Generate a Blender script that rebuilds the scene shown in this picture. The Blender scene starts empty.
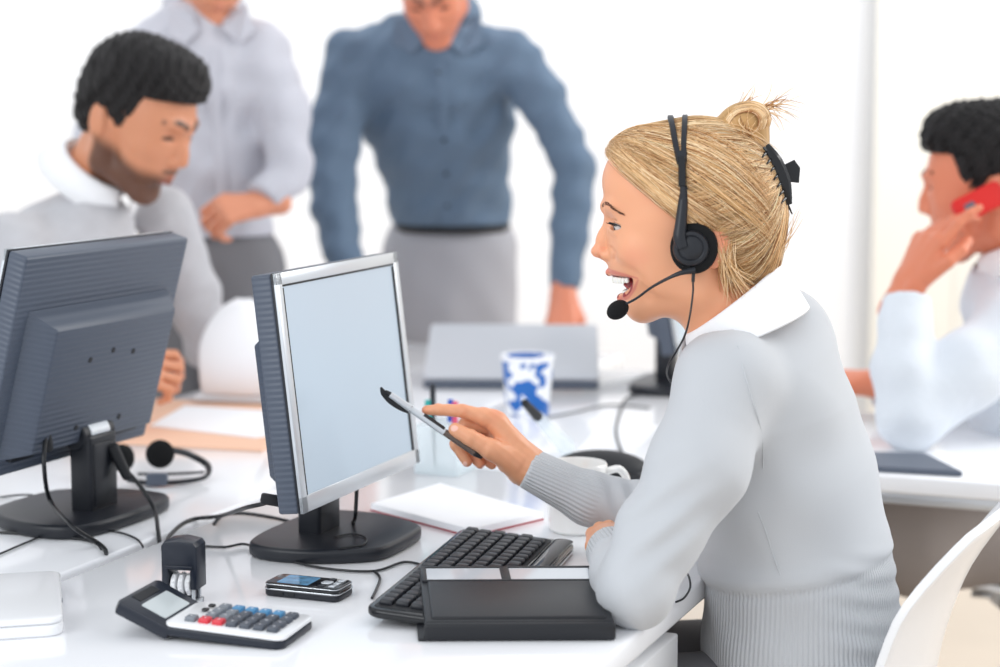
import bpy, bmesh, math, random
import numpy as np
import openvdb
from mathutils import Vector, Matrix, Euler
from mathutils.bvhtree import BVHTree
random.seed(7); RNG=np.random.default_rng(11)
SC=bpy.context.scene; COL=SC.collection
pi=math.pi
# ---------------------------------------------------------------- camera frame
F=1850.0; CH=1.35; PITCH=math.atan(233/F); CP=math.cos(PITCH); SP=math.sin(PITCH)
def ray(px,py):
    x=(px-500)/F; y=-(py-333.5)/F
    return Vector((x, CP+y*SP, -SP+y*CP))
def P(px,py,Y):
    d=ray(px,py); t=Y/d.y
    return Vector((d.x*t,Y,CH+d.z*t))
def W(px,py,z=0.73):
    d=ray(px,py); t=(z-CH)/d.z
    return Vector((d.x*t,d.y*t,z))
# ---------------------------------------------------------------- object helpers
def link(o,parent=None):
    COL.objects.link(o)
    if parent is not None: o.parent=parent
    return o
def tag(o,label=None,cat=None,group=None,kind=None):
    if label: o['label']=label
    if cat: o['category']=cat
    if group: o['group']=group
    if kind: o['kind']=kind
    return o
def empty(name,loc=(0,0,0),rz=0,label=None,cat=None,group=None):
    o=bpy.data.objects.new(name,None); o.empty_display_size=.05
    COL.objects.link(o); o.location=loc; o.rotation_euler=(0,0,rz)
    return tag(o,label,cat,group)
def mesh_obj(name,verts,faces,mat=None,parent=None,smooth=True):
    me=bpy.data.meshes.new(name); me.from_pydata([tuple(v) for v in verts],[],[tuple(f) for f in faces]); me.update()
    if mat: me.materials.append(mat)
    if smooth: me.polygons.foreach_set('use_smooth',[True]*len(me.polygons))
    return link(bpy.data.objects.new(name,me),parent)
def np_mesh(name,V,Q,mat=None,parent=None):
    me=bpy.data.meshes.new(name); n=len(V); m=len(Q)
    me.vertices.add(n); me.vertices.foreach_set('co',np.ascontiguousarray(V,dtype=np.float32).ravel())
    k=Q.shape[1]
    me.loops.add(m*k); me.loops.foreach_set('vertex_index',np.ascontiguousarray(Q,dtype=np.int32).ravel())
    me.polygons.add(m); me.polygons.foreach_set('loop_start',np.arange(0,m*k,k,dtype=np.int32))
    me.polygons.foreach_set('use_smooth',np.ones(m,dtype=bool))
    me.update(calc_edges=True); me.validate()
    if mat: me.materials.append(mat)
    return link(bpy.data.objects.new(name,me),parent)
def set_attr(o,name,vals,typ='FLOAT_COLOR'):
    a=o.data.attributes.new(name,typ,'POINT')
    if typ=='FLOAT_COLOR':
        v=np.ones((len(vals),4),dtype=np.float32); v[:,:3]=vals; a.data.foreach_set('color',v.ravel())
    else: a.data.foreach_set('value',np.ascontiguousarray(vals,dtype=np.float32))
class MB:
    """collects shapes with materials, builds one mesh object"""
    def __init__(s): s.v=[];s.f=[];s.m=[];s.mats=[]
    def _mi(s,mat):
        if mat not in s.mats: s.mats.append(mat)
        return s.mats.index(mat)
    def add(s,vs,fs,mat=None,M=None):
        o=len(s.v); i=s._mi(mat)
        for v in vs:
            v=Vector(v); s.v.append(M@v if M is not None else v)
        for f in fs: s.f.append([o+k for k in f]); s.m.append(i)
    def bm(s,b,mat=None,M=None):
        b.verts.ensure_lookup_table(); b.verts.index_update()
        s.add([v.co.copy() for v in b.verts],[[v.index for v in f.verts] for f in b.faces],mat,M); b.free()
    def box(s,c,d,bev=0.0,seg=2,mat=None,M=None,taper=None):
        b=bmesh.new(); bmesh.ops.create_cube(b,size=1)
        for v in b.verts:
            v.co=Vector((v.co.x*d[0],v.co.y*d[1],v.co.z*d[2]))
            if taper and v.co.z>0: v.co.x*=taper[0]; v.co.y*=taper[1]
            v.co+=Vector(c)
        if bev>0: bmesh.ops.bevel(b,geom=b.edges[:],offset=bev,segments=seg,affect='EDGES',profile=.5)
        s.bm(b,mat,M); return s
    def frustum(s,x0,x1,d0,d1,cz,mat=None):
        b=bmesh.new(); A=[b.verts.new((x0,sy*d0[0]/2,cz+sz*d0[1]/2)) for sy,sz in ((-1,-1),(1,-1),(1,1),(-1,1))]; B=[b.verts.new((x1,sy*d1[0]/2,cz+sz*d1[1]/2)) for sy,sz in ((-1,-1),(1,-1),(1,1),(-1,1))]
        b.faces.new(A[::-1]); b.faces.new(B)
        for k in range(4): b.faces.new([A[k],A[(k+1)%4],B[(k+1)%4],B[k]])
        bmesh.ops.bevel(b,geom=b.edges[:],offset=.003,segments=2,affect='EDGES',profile=.5); s.bm(b,mat); return s
    def cyl(s,a,b_,r,r2=None,n=24,mat=None,M=None,bev=0):
        a=Vector(a); b_=Vector(b_); r2=r if r2 is None else r2
        ax=(b_-a); L=ax.length; q=ax.to_track_quat('Z','Y').to_matrix().to_4x4(); T=Matrix.Translation(a)@q
        prof=[(0,0),(r-bev,0),(r,bev),(r2,L-bev),(r2-bev,L),(0,L)] if bev else [(0,0),(r,0),(r2,L),(0,L)]
        s.lathe(prof,n,mat,(M@T) if M is not None else T); return s
    def lathe(s,prof,n=32,mat=None,M=None):
        vs=[];fs=[];idx=[]
        for (r,z) in prof:
            if r<1e-7: idx.append([len(vs)]*n); vs.append((0,0,z))
            else:
                idx.append(list(range(len(vs),len(vs)+n)))
                vs+= [(r*math.cos(2*pi*k/n),r*math.sin(2*pi*k/n),z) for k in range(n)]
        for a,b in zip(idx[:-1],idx[1:]):
            for k in range(n):
                f=[a[k],a[(k+1)%n],b[(k+1)%n],b[k]]
                g=[]
                for x in f:
                    if x not in g: g.append(x)
                if len(g)>2: fs.append(g)
        s.add(vs,fs,mat,M); return s
    def prism(s,poly,z0,z1,bev=0,seg=2,mat=None,M=None):
        b=bmesh.new(); n=len(poly)
        lo=[b.verts.new((x,y,z0)) for x,y in poly]; hi=[b.verts.new((x,y,z1)) for x,y in poly]
        b.faces.new(lo[::-1]); b.faces.new(hi)
        for k in range(n): b.faces.new([lo[k],lo[(k+1)%n],hi[(k+1)%n],hi[k]])
        bmesh.ops.recalc_face_normals(b,faces=b.faces[:])
        if bev>0:
            es=[e for e in b.edges if abs(e.verts[0].co.z-e.verts[1].co.z)<1e-6]
            bmesh.ops.bevel(b,geom=es,offset=bev,segments=seg,affect='EDGES',profile=.5)
        s.bm(b,mat,M); return s
    def tube(s,pts,r,n=8,mat=None,M=None,sub=5,flat=1.0,closed_ends=True):
        pts=[Vector(p) for p in pts]; P_=smooth_path(pts,sub) if sub>1 and len(pts)>2 else pts
        rs=r if isinstance(r,(list,tuple)) else None
        m=len(P_); vs=[];fs=[]; up=None
        for i,p in enumerate(P_):
            t=(P_[min(i+1,m-1)]-P_[max(i-1,0)]).normalized()
            if up is None:
                up=Vector((0,0,1)) if abs(t.z)<.9 else Vector((0,1,0))
            sd=t.cross(up)
            if sd.length<1e-6: sd=t.orthogonal()
            sd.normalize(); up=sd.cross(t).normalized()
            if rs:
                x=i/(m-1)*(len(rs)-1); k=min(int(x),len(rs)-2); R=rs[k]+(rs[k+1]-rs[k])*(x-k)
            else: R=r
            for k in range(n):
                a=2*pi*k/n; vs.append(p+sd*R*math.cos(a)+up*R*flat*math.sin(a))
        for i in range(m-1):
            for k in range(n):
                fs.append([i*n+k,i*n+(k+1)%n,(i+1)*n+(k+1)%n,(i+1)*n+k])
        if closed_ends: fs.append(list(range(n))[::-1]); fs.append([(m-1)*n+k for k in range(n)])
        s.add(vs,fs,mat,M); return s
    def build(s,name,mat=None,parent=None,smooth=True,loc=None,angle=35):
        me=bpy.data.meshes.new(name); me.from_pydata([tuple(v) for v in s.v],[],s.f)
        for m in s.mats: me.materials.append(m or mat)
        if len(s.mats)>1: me.polygons.foreach_set('material_index',s.m)
        me.update()
        b=bmesh.new(); b.from_mesh(me); bmesh.ops.recalc_face_normals(b,faces=b.faces[:])
        if smooth:
            for f in b.faces: f.smooth=True
            ca=math.radians(angle)
            for e in b.edges:
                if len(e.link_faces)==2 and e.calc_face_angle(0)>ca: e.smooth=False
        b.to_mesh(me); b.free()
        o=link(bpy.data.objects.new(name,me),parent)
        if loc is not None: o.location=loc
        return o
def smooth_path(pts,sub=5):
    out=[]; n=len(pts)
    for i in range(n-1):
        p0=pts[max(i-1,0)];p1=pts[i];p2=pts[i+1];p3=pts[min(i+2,n-1)]
        for k in range(sub):
            t=k/sub
            out.append(.5*((2*p1)+(p2-p0)*t+(2*p0-5*p1+4*p2-p3)*t*t+(3*p1-p0-3*p2+p3)*t**3))
    out.append(pts[-1]); return out
def rrect(w,h,r,n=5,cx=0,cy=0):
    out=[]
    for (sx,sy,a0) in ((1,1,0),(-1,1,90),(-1,-1,180),(1,-1,270)):
        for k in range(n+1):
            a=math.radians(a0+90*k/n); out.append((cx+sx*(w/2-r)+r*math.cos(a),cy+sy*(h/2-r)+r*math.sin(a)))
    return out
def copy_tree(o,parent=None):
    c=o.copy(); COL.objects.link(c); c.parent=parent
    for ch in list(o.children): copy_tree(ch,c)
    return c
# ---------------------------------------------------------------- materials
def s(r,g,b):
    f=lambda c:((c/255+.055)/1.055)**2.4 if c/255>.04045 else c/255/12.92
    return (f(r),f(g),f(b),1)
def mat(name,col,rough=.5,metal=0,spec=.5,sss=0,bump=None,attr=None,emis=None,trans=0,ior=1.45,sheen=0,coat=0,fibre=None,rib=None,var=None,alpha=1):
    m=bpy.data.materials.new(name); m.use_nodes=True; nt=m.node_tree; N=nt.nodes; L=nt.links; b=N['Principled BSDF']
    b.inputs['Base Color'].default_value=col; b.inputs['Roughness'].default_value=rough; b.inputs['Metallic'].default_value=metal
    b.inputs['Specular IOR Level'].default_value=spec; b.inputs['IOR'].default_value=ior
    b.inputs['Transmission Weight'].default_value=trans; b.inputs['Sheen Weight'].default_value=sheen; b.inputs['Coat Weight'].default_value=coat
    b.inputs['Alpha'].default_value=alpha
    if sss:
        b.inputs['Subsurface Weight'].default_value=sss; b.inputs['Subsurface Radius'].default_value=(.012,.005,.003); b.inputs['Subsurface Scale'].default_value=1
    if emis: b.inputs['Emission Color'].default_value=emis[0]; b.inputs['Emission Strength'].default_value=emis[1]
    tc=N.new('ShaderNodeTexCoord'); src=None
    if attr:
        a=N.new('ShaderNodeAttribute'); a.attribute_name=attr; src=a.outputs['Color']; L.new(src,b.inputs['Base Color'])
    if var:   # (scale, amount, stretch)
        no=N.new('ShaderNodeTexNoise'); no.inputs['Scale'].default_value=var[0]; no.inputs['Detail'].default_value=4
        if len(var)>2:
            mp=N.new('ShaderNodeMapping'); mp.inputs['Scale'].default_value=var[2]; L.new(tc.outputs['Object'],mp.inputs[0]); L.new(mp.outputs[0],no.inputs['Vector'])
        else: L.new(tc.outputs['Object'],no.inputs['Vector'])
        mr=N.new('ShaderNodeMapRange'); mr.inputs['From Min'].default_value=.3; mr.inputs['From Max'].default_value=.7
        mr.inputs['To Min'].default_value=1-var[1]; mr.inputs['To Max'].default_value=1+var[1]*.5
        L.new(no.outputs['Fac'],mr.inputs['Value'])
        mx=N.new('ShaderNodeVectorMath'); mx.operation='SCALE'
        if src: L.new(src,mx.inputs[0])
        else: mx.inputs[0].default_value=col[:3]
        L.new(mr.outputs[0],mx.inputs['Scale']); L.new(mx.outputs[0],b.inputs['Base Color'])
    h=None; strength=.3; dist=.001
    if bump:  # (scale,strength,distance)
        no=N.new('ShaderNodeTexNoise'); no.inputs['Scale'].default_value=bump[0]; no.inputs['Detail'].default_value=5
        L.new(tc.outputs['Object'],no.inputs['Vector']); h=no.outputs['Fac']; strength=bump[1]; dist=bump[2]
    if fibre: # wave (axis,scale,strength,dist)
        wv=N.new('ShaderNodeTexWave'); wv.bands_direction=fibre[0]; wv.inputs['Scale'].default_value=fibre[1]; wv.wave_profile='SIN'
        L.new(tc.outputs['Object'],wv.inputs['Vector']); h=wv.outputs['Fac']; strength=fibre[2]; dist=fibre[3]
    if h:
        bp=N.new('ShaderNodeBump'); bp.inputs['Strength'].default_value=strength; bp.inputs['Distance'].default_value=dist
        L.new(h,bp.inputs['Height']); L.new(bp.outputs[0],b.inputs['Normal'])
    if rib:
        a=N.new('ShaderNodeAttribute'); a.attribute_name='rib'; k=N.new('ShaderNodeAttribute'); k.attribute_name='ribmask'
        si=N.new('ShaderNodeMath'); si.operation='SINE'; mu=N.new('ShaderNodeMath'); mu.operation='MULTIPLY'
        L.new(a.outputs['Fac'],si.inputs[0]); L.new(si.outputs[0],mu.inputs[0]); L.new(k.outputs['Fac'],mu.inputs[1])
        b2=N.new('ShaderNodeBump'); b2.inputs['Strength'].default_value=1; b2.inputs['Distance'].default_value=rib
        L.new(mu.outputs[0],b2.inputs['Height']); L.new(b2.outputs[0],b.inputs['Normal'])
        if h: L.new(bp.outputs[0],b2.inputs['Normal'])
    return m
# ---------------------------------------------------------------- signed distance modelling
def f_cap(a,b,ra,rb):
    a=np.array(a,float); b=np.array(b,float); ab=b-a; L2=float(ab@ab)+1e-12
    def f(X,Y,Z):
        x=X-a[0];y=Y-a[1];z=Z-a[2]
        t=np.clip((x*ab[0]+y*ab[1]+z*ab[2])/L2,0,1)
        return np.sqrt((x-t*ab[0])**2+(y-t*ab[1])**2+(z-t*ab[2])**2)-(ra+(rb-ra)*t)
    r=max(ra,rb); return f,np.minimum(a,b)-r,np.maximum(a,b)+r
def f_ell(c,r,R=None):
    c=np.array(c,float); r=np.array(r,float); Ri=None if R is None else np.array(R.to_3x3() if hasattr(R,'to_3x3') else R)
    def f(X,Y,Z):
        x=X-c[0];y=Y-c[1];z=Z-c[2]
        if Ri is not None:
            x,y,z=(Ri[0,0]*x+Ri[1,0]*y+Ri[2,0]*z, Ri[0,1]*x+Ri[1,1]*y+Ri[2,1]*z, Ri[0,2]*x+Ri[1,2]*y+Ri[2,2]*z)
        k0=np.sqrt((x/r[0])**2+(y/r[1])**2+(z/r[2])**2); k1=np.sqrt((x/r[0]**2)**2+(y/r[1]**2)**2+(z/r[2]**2)**2)+1e-9
        return k0*(k0-1)/k1
    m=r if Ri is None else np.full(3,max(r)); return f,c-m,c+m
def smin(a,b,k):
    if k<=0: return np.minimum(a,b)
    h=np.clip(k-np.abs(a-b),0,None)/k
    return np.minimum(a,b)-h*h*k*.25
class Field:
    def __init__(g,lo,hi,h):
        g.lo=np.array(lo,float); g.h=h; n=[int(math.ceil((b-a)/h))+1 for a,b in zip(lo,hi)]
        g.ax=[(g.lo[i]+h*np.arange(n[i])).astype(np.float32) for i in range(3)]
        g.D=np.full(n,.5,dtype=np.float32); g.prims=[]
    def _s(g,lo,hi,m):
        sl=[]
        for i in range(3):
            a=int(max(0,math.floor((lo[i]-m-g.lo[i])/g.h))); b=int(min(len(g.ax[i]),math.ceil((hi[i]+m-g.lo[i])/g.h)+1))
            if b<=a: return None
            sl.append(slice(a,b))
        return tuple(sl)
    def op(g,prim,k=.01,mode='+'):
        f,lo,hi=prim; sl=g._s(lo,hi,k+4*g.h+.004)
        if sl is None: return g
        X=g.ax[0][sl[0]][:,None,None];Y=g.ax[1][sl[1]][None,:,None];Z=g.ax[2][sl[2]][None,None,:]
        d=f(X,Y,Z).astype(np.float32); A=g.D[sl]
        g.D[sl]=smin(A,d,k) if mode=='+' else (-smin(-A,d,k) if mode=='-' else -smin(-A,-d,k))
        return g
    def add(g,*ps,k=.01):
        for p in ps: g.op(p,k)
        return g
    def sub(g,*ps,k=.004):
        for p in ps: g.op(p,k,'-')
        return g
    def whole(g,fn):   # D=fn(D,X,Y,Z)
        g.D=fn(g.D,g.ax[0][:,None,None],g.ax[1][None,:,None],g.ax[2][None,None,:]).astype(np.float32); return g
    def mesh(g,iso=0.0):
        lim=4*g.h; A=np.clip(g.D-iso,-lim,lim); A[0]=lim;A[-1]=lim;A[:,0]=lim;A[:,-1]=lim;A[:,:,0]=lim;A[:,:,-1]=lim
        gr=openvdb.FloatGrid(lim); gr.copyFromArray(np.ascontiguousarray(A,dtype=np.float32),tolerance=0.0)
        V,Q=gr.convertToQuads(isovalue=0.0)
        V=np.array(V)*g.h+g.lo; Q=np.array(Q)
        return V,Q
def merge(parts):
    Vs=[];Qs=[];o=0
    for V,Q in parts: Vs.append(V);Qs.append(Q+o);o+=len(V)
    return np.vstack(Vs),np.vstack(Qs)
def ev(prim,V): return prim[0](V[:,0],V[:,1],V[:,2])
def frame(o,fwd,up=(0,0,1)):
    """matrix whose X=fwd, Z~up, Y=left"""
    x=Vector(fwd).normalized(); z=Vector(up); y=z.cross(x).normalized(); z=x.cross(y)
    M=Matrix((x,y,z)).transposed().to_4x4(); M.translation=Vector(o); return M
def xf(M,V):
    A=np.array(M); return V@A[:3,:3].T+A[:3,3]
def inv_fix(o):
    b=bmesh.new(); b.from_mesh(o.data); bmesh.ops.recalc_face_normals(b,faces=b.faces[:]); b.to_mesh(o.data); b.free()
def smoothstep(a,b,x):
    t=np.clip((x-a)/(b-a),0,1); return t*t*(3-2*t)
def bvh(o):
    M=o.matrix_world; me=o.data
    return BVHTree.FromPolygons([M@v.co for v in me.vertices],[tuple(p.vertices) for p in me.polygons])
CAM=Vector((0,0,CH))
def onto(tree,px,py,off=.001,fallY=2.3):
    d=ray(px,py).normalized(); h=tree.ray_cast(CAM,d)
    if h[0] is None: return P(px,py,fallY)
    return h[0]-d*off
M_={}
def mk():
    M_['desk']=mat('desk_laminate',s(247,248,251),.12,spec=.5)
    M_['deskside']=mat('desk_panel',s(225,229,235),.3)
    M_['wall']=mat('wall_paint',s(246,247,249),.9,bump=(60,.05,.001))
    M_['floor']=mat('floor_vinyl',s(206,192,176),.35,var=(3,.06))
    M_['blind']=mat('blind_fabric',s(250,247,238),.8,bump=(200,.1,.0005))
    M_['frame']=mat('window_frame',s(235,236,238),.4)
    M_['black']=mat('black_plastic',s(29,32,39),.38,bump=(900,.12,.0003))
    M_['blackrib']=mat('ribbed_plastic',s(80,88,102),.40,fibre=('Z',40,.5,.0014))
    M_['blacky']=mat('ribbed_side',s(40,44,52),.4,fibre=('Z',40,.8,.002))
    M_['blackgloss']=mat('gloss_plastic',s(22,24,28),.12)
    M_['softblack']=mat('soft_black',s(30,32,36),.6,bump=(400,.2,.0004))
    M_['rubber']=mat('cable_rubber',s(24,26,30),.4)
    M_['foam']=mat('foam',s(16,17,19),.95,bump=(1800,.8,.001))
    M_['silver']=mat('silver_plastic',s(206,211,216),.28,metal=.35)
    M_['chrome']=mat('chrome',s(205,208,212),.12,metal=1)
    M_['alu']=mat('aluminium',s(205,208,212),.3,metal=.7)
    M_['whiteplastic']=mat('white_plastic',s(240,241,243),.2)
    M_['ceramic']=mat('ceramic',s(244,244,242),.1,coat=.5)
    M_['paper']=mat('paper',s(244,245,248),.85)
    M_['peach']=mat('peach_card',s(240,196,168),.7)
    M_['leather']=mat('leather',s(27,29,34),.40,bump=(700,.5,.0006))
    M_['screen']=mat('screen',s(160,172,182),.30,metal=.3,emis=((.62,.76,.9,1),.26))  # pale base and faint glow put reflected room light into the colour
    M_['navy']=mat('navy_plastic',s(28,34,46),.3)
    M_['eye']=mat('eye',s(240,240,240),.05,attr='Col')
    M_['skin']=mat('skin',s(236,176,140),.38,sss=.12,attr='Col',spec=.5,bump=(260,.10,.0006))
    M_['teeth']=mat('teeth',s(250,246,236),.15,sss=.1)
    M_['hair']=mat('hair',s(200,165,110),.45,attr='Col',spec=.4)
    M_['darkhair']=mat('dark_hair',s(24,20,20),.55,bump=(220,1.0,.006),attr='Col')
    M_['knit']=mat('grey_knit',s(194,197,201),.95,bump=(900,.4,.0006),rib=.0005,sheen=.25)
    M_['knit2']=mat('grey_knit_marl',s(190,190,194),.95,bump=(300,.4,.002),sheen=.2,var=(40,.05))
    M_['collar']=mat('white_cotton',s(246,247,249),.8,bump=(500,.2,.0004))
    M_['lilac']=mat('lilac_cotton',s(196,197,206),.8,bump=(60,.3,.004))
    M_['blueshirt']=mat('blue_cotton',s(98,118,140),.75,bump=(50,.3,.004))
    M_['whiteshirt']=mat('white_shirt',s(222,228,235),.8,bump=(50,.3,.004))
    M_['trgrey']=mat('grey_wool',s(170,170,176),.85,bump=(80,.2,.002))
    M_['trdark']=mat('dark_grey_wool',s(120,120,124),.85,bump=(80,.2,.002))
    M_['trbrown']=mat('taupe_wool',s(148,140,136),.85,bump=(80,.2,.002))
    M_['clear']=mat('clear_acrylic',s(236,246,250),.03,alpha=.4)
    M_['red']=mat('red_plastic',s(210,30,24),.3)
    M_['rededge']=mat('red_card',s(170,70,80),.6)
    M_['slate']=mat('slate_card',s(90,98,112),.5)
    M_['lidgrey']=mat('lid_grey',s(196,199,205),.45)
mk()
# ================================================================ WOMAN
S=1/787.0
HY=2.36
HO=P(690,220,HY)
HF=Vector((-math.cos(math.radians(6.5)),math.sin(math.radians(6.5)),0))
HM=frame(HO,HF)
def q(px,py,v=0.0): return ((690-px)*S,v,(220-py)*S)
def ell(px,py,v,r,rot=0):
    R=Matrix.Rotation(math.radians(rot),3,'Y') if rot else None
    return f_ell(q(px,py,v),r,R)
def capq(a,b,ra,rb): return f_cap(q(*a),q(*b),ra,rb)
def both(fn,*a):  # symmetric in v
    return [fn(*a,1),fn(*a,-1)]
SK=np.array(s(234,168,130)[:3]); SKR=np.array(s(226,130,100)[:3])
def mouth_prim():
    c=q(617,278); r=20.5*S; zu=q(0,276.0)[2]
    def f(X,Y,Z):
        rr=r*(1-.16*(np.abs(Y)/.042)**2)
        d=np.sqrt((X-c[0])**2+(Z-c[2])**2)-rr
        d=np.maximum(d,Z-zu); return np.maximum(d,np.abs(Y)-.043)
    return f,np.array((c[0]-r,-.044,c[2]-r)),np.array((c[0]+r,.044,zu))
def woman_head():
    g=Field(q(800,375,-.11),(.145,.11,.145),.00125)
    g=Field((q(800,375)[0],-.105,q(0,375)[2]),(.135,.105,.135),.00125)
    g.add(ell(693,197,0,(.102,.076,.094)),k=0)
    g.add(ell(655,238,0,(.0615,.062,.088)),k=.03); g.add(ell(642,182,0,(.0515,.058,.052)),k=.02)
    g.add(ell(663,272,0,(.038,.047,.040)),k=.02)
    for sg in (1,-1):
        g.add(capq((645,306,.012*sg),(698,284,.046*sg),.019,.017),k=.02)
        g.add(capq((698,284,.046*sg),(704,245,.058*sg),.017,.016),k=.02)
        g.add(ell(641,249,.040*sg,(.024,.019,.021)),k=.018)   # cheek apple
        g.add(ell(668,264,.052*sg,(.032,.012,.034)),k=.015)
        g.add(capq((607,207,.010*sg),(617,205,.036*sg),.0085,.006),k=.012) # brow
        g.add(ell(718,240,.073*sg,(.016,.006,.030),-12),k=.005)  # ear
    g.add(ell(672,292,0,(.042,.040,.026)),k=.02)
    g.add(ell(644,305,0,(.023,.021,.022)),k=.012)           # chin
    g.add(ell(632,267,0,(.028,.031,.020)),k=.010)           # maxilla
    g.add(capq((700,262,0),(738,335,0),.056,.056),k=.025)   # neck
    g.add(capq((735,262,0),(756,325,0),.045,.050),k=.03)
    # eye sockets
    for sg in (1,-1):
        g.sub(ell(606,223,.032*sg,(.011,.014,.010)),k=.010)
    # nose
    g.add(capq((612,215,0),(602,240,0),.0062,.0066),k=.010)
    g.add(capq((604,236,0),(600,251,0),.0066,.0080),k=.008)
    g.add(ell(598.5,252.5,0,(.0098,.0085,.0076)),k=.006)
    for sg in (1,-1): g.add(ell(608,255.5,.0120*sg,(.0088,.0052,.0066)),k=.005)
    g.add(capq((604,258,0),(612,263,0),.004,.005),k=.005)
    for sg in (1,-1): g.sub(ell(603.5,262,.0065*sg,(.0042,.0030,.0036),20),k=.003)
    for sg in (1,-1):  # alar groove, nasolabial fold
        pass
    # mouth
    g.op(mouth_prim(),.003,'-')
    lips=[]
    for sg in (1,-1):
        lips+= [capq((609.5,273.5,0),(616,272.6,.013*sg),.0044,.0038),capq((616,272.6,.013*sg),(628,274.2,.0270*sg),.0038,.0030),capq((628,274.2,.0270*sg),(638.5,275.5,.0375*sg),.0030,.0016),
                capq((622,299.5,0),(628.5,295.5,.0150*sg),.0054,.0048),capq((628.5,295.5,.0150*sg),(635.5,286,.0300*sg),.0048,.0036),capq((635.5,286,.0300*sg),(638.8,277,.0375*sg),.0036,.0016)]
    for p in lips: g.op(p,.003)
    g.add(ell(637,283,0,(.014,.021,.013)),k=.003)
    g.add(ell(640,301,0,(.014,.022,.010)),k=.010)
    # eyelids: smiling, narrow
    for sg in (1,-1):
        g.add(f_ell(q(624,225.5,.0330*sg),(.0134,.0140,.0122)),k=.0035)
        g.add(capq((612,229.5,.022*sg),(618,231,.040*sg),.0035,.003),k=.006)
        g.sub(f_ell(q(617,225.4,.0365*sg),(.0132,.0145,.0043),Matrix.Rotation(math.radians(4),3,'Y')),k=.001)
        g.sub(capq((610.5,219.5,.022*sg),(617.5,219.5,.042*sg),.0012,.0012),k=.003)
    def groove(pts,amp,w,ymin=.012):
        pp=[q(*p) for p in pts]
        def f(D,X,Y,Z):
            d=1e3
            for a,b in zip(pp[:-1],pp[1:]):
                ax,az=a[0],a[2]; bx,bz=b[0]-ax,b[2]-az; t=np.clip(((X-ax)*bx+(Z-az)*bz)/(bx*bx+bz*bz),0,1)
                d=np.minimum(d,np.sqrt((X-ax-t*bx)**2+(Z-az-t*bz)**2))
            return D+amp*np.exp(-(d/w)**2)*smoothstep(ymin-.004,ymin+.002,np.abs(Y))
        g.whole(f)
    groove([(616,259),(624,263),(636,268),(646,276),(651,288),(651,297)],.0011,.0050,.018)
    groove([(612.5,247),(616.5,251),(616.5,258)],.0013,.0024)
    V,Qd=g.mesh()
    col=np.tile(SK,(len(V),1))
    def blend(w,c):
        nonlocal col
        w=np.clip(w,0,1)[:,None]; col=col*(1-w)+np.array(c)*w
    for sg in (1,-1):
        d=ev(ell(643,252,.046*sg,(.026,.022,.022)),V); blend(.42*smoothstep(.006,-.012,d),s(232,140,118)[:3])
    d=ev(ell(600,254,0,(.014,.014,.012)),V); blend(.30*smoothstep(.004,-.006,d),s(228,140,112)[:3])
    d=ev(ell(718,240,.073,(.018,.012,.032),-12),V); blend(.5*smoothstep(.004,-.004,d),s(226,130,100)[:3])
    for pts,w0,w1 in (([(607,271.5),(618,272.4),(628,273.4),(639.5,275.5)],.0038,.0008),([(621,300.5),(629,296),(636,287),(640,277.5)],.0044,.0009)):
        pp=[q(*p) for p in pts]; dm=np.full(len(V),1e3); wd=np.full(len(V),w1); 
        for i,(a,b) in enumerate(zip(pp[:-1],pp[1:])):
            ax,az=a[0],a[2]; bx,bz=b[0]-ax,b[2]-az; t=np.clip(((V[:,0]-ax)*bx+(V[:,2]-az)*bz)/(bx*bx+bz*bz),0,1); d=np.hypot(V[:,0]-ax-t*bx,V[:,2]-az-t*bz)
            u=(i+t)/3; ww=w0+(w1-w0)*u; m=d-ww<dm; dm=np.where(m,d-ww,dm)
        blend(.66*smoothstep(.0010,-.0009,dm),s(208,108,102)[:3])
    din=ev(mouth_prim(),V)-.0012
    dl=np.min([ev(p,V) for p in lips],axis=0)
    blend(smoothstep(.0006,-.0004,din)*(dl>.0004),s(150,48,50)[:3])
    for sg in (1,-1):   # brows
        for a,b,r in (((602,207,.012*sg),(608,204.8,.022*sg),.0026),((608,204.8,.022*sg),(616,204.6,.036*sg),.0026),((616,204.6,.036*sg),(628,211,.048*sg),.0016)):
            blend(.62*smoothstep(.0022,-.0022,ev(capq(a,b,r,r*.8),V)),s(128,84,60)[:3])
        d=ev(f_ell(q(616.5,224.2,.0365*sg),(.0130,.0145,.0040)),V); blend(.5*smoothstep(.001,-.0006,d),s(70,48,44)[:3])
    return V,Qd,col
def hair_prims():
    return dict(main=f_ell(q(697,199,0),(.1085,.0830,.1030)), back=f_ell(q(738,236,0),(.055,.070,.075)),
        nape=f_ell(q(745,262,0),(.036,.056,.038)),fr=f_ell(q(641,163,0),(.0475,.056,.040)))
HP=hair_prims()
def hair_d(X,Y,Z):
    d=smin(HP['main'][0](X,Y,Z),HP['fr'][0](X,Y,Z),.03); d=smin(d,HP['back'][0](X,Y,Z),.03); return smin(d,HP['nape'][0](X,Y,Z),.02)
def plane_d(a,b):  # signed distance in sagittal plane, negative on the right of a->b (image sense, y down)
    ax,_,az=q(*a); bx,_,bz=q(*b); dx,dz=bx-ax,bz-az; L=math.hypot(dx,dz); nx,nz=-dz/L,dx/L
    return lambda X,Z: (X-ax)*nx+(Z-az)*nz
HL1=plane_d((603,156),(642,180)); HL2=plane_d((642,180),(692,226)); HL3=plane_d((712,222),(737,294))
def hair_cut(X,Y,Z):
    # hair lies above the hairline and behind the ear
    a=np.maximum(HL1(X,Z),HL2(X,Z)); b=HL3(X,Z)
    return np.minimum(a,b)
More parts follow.
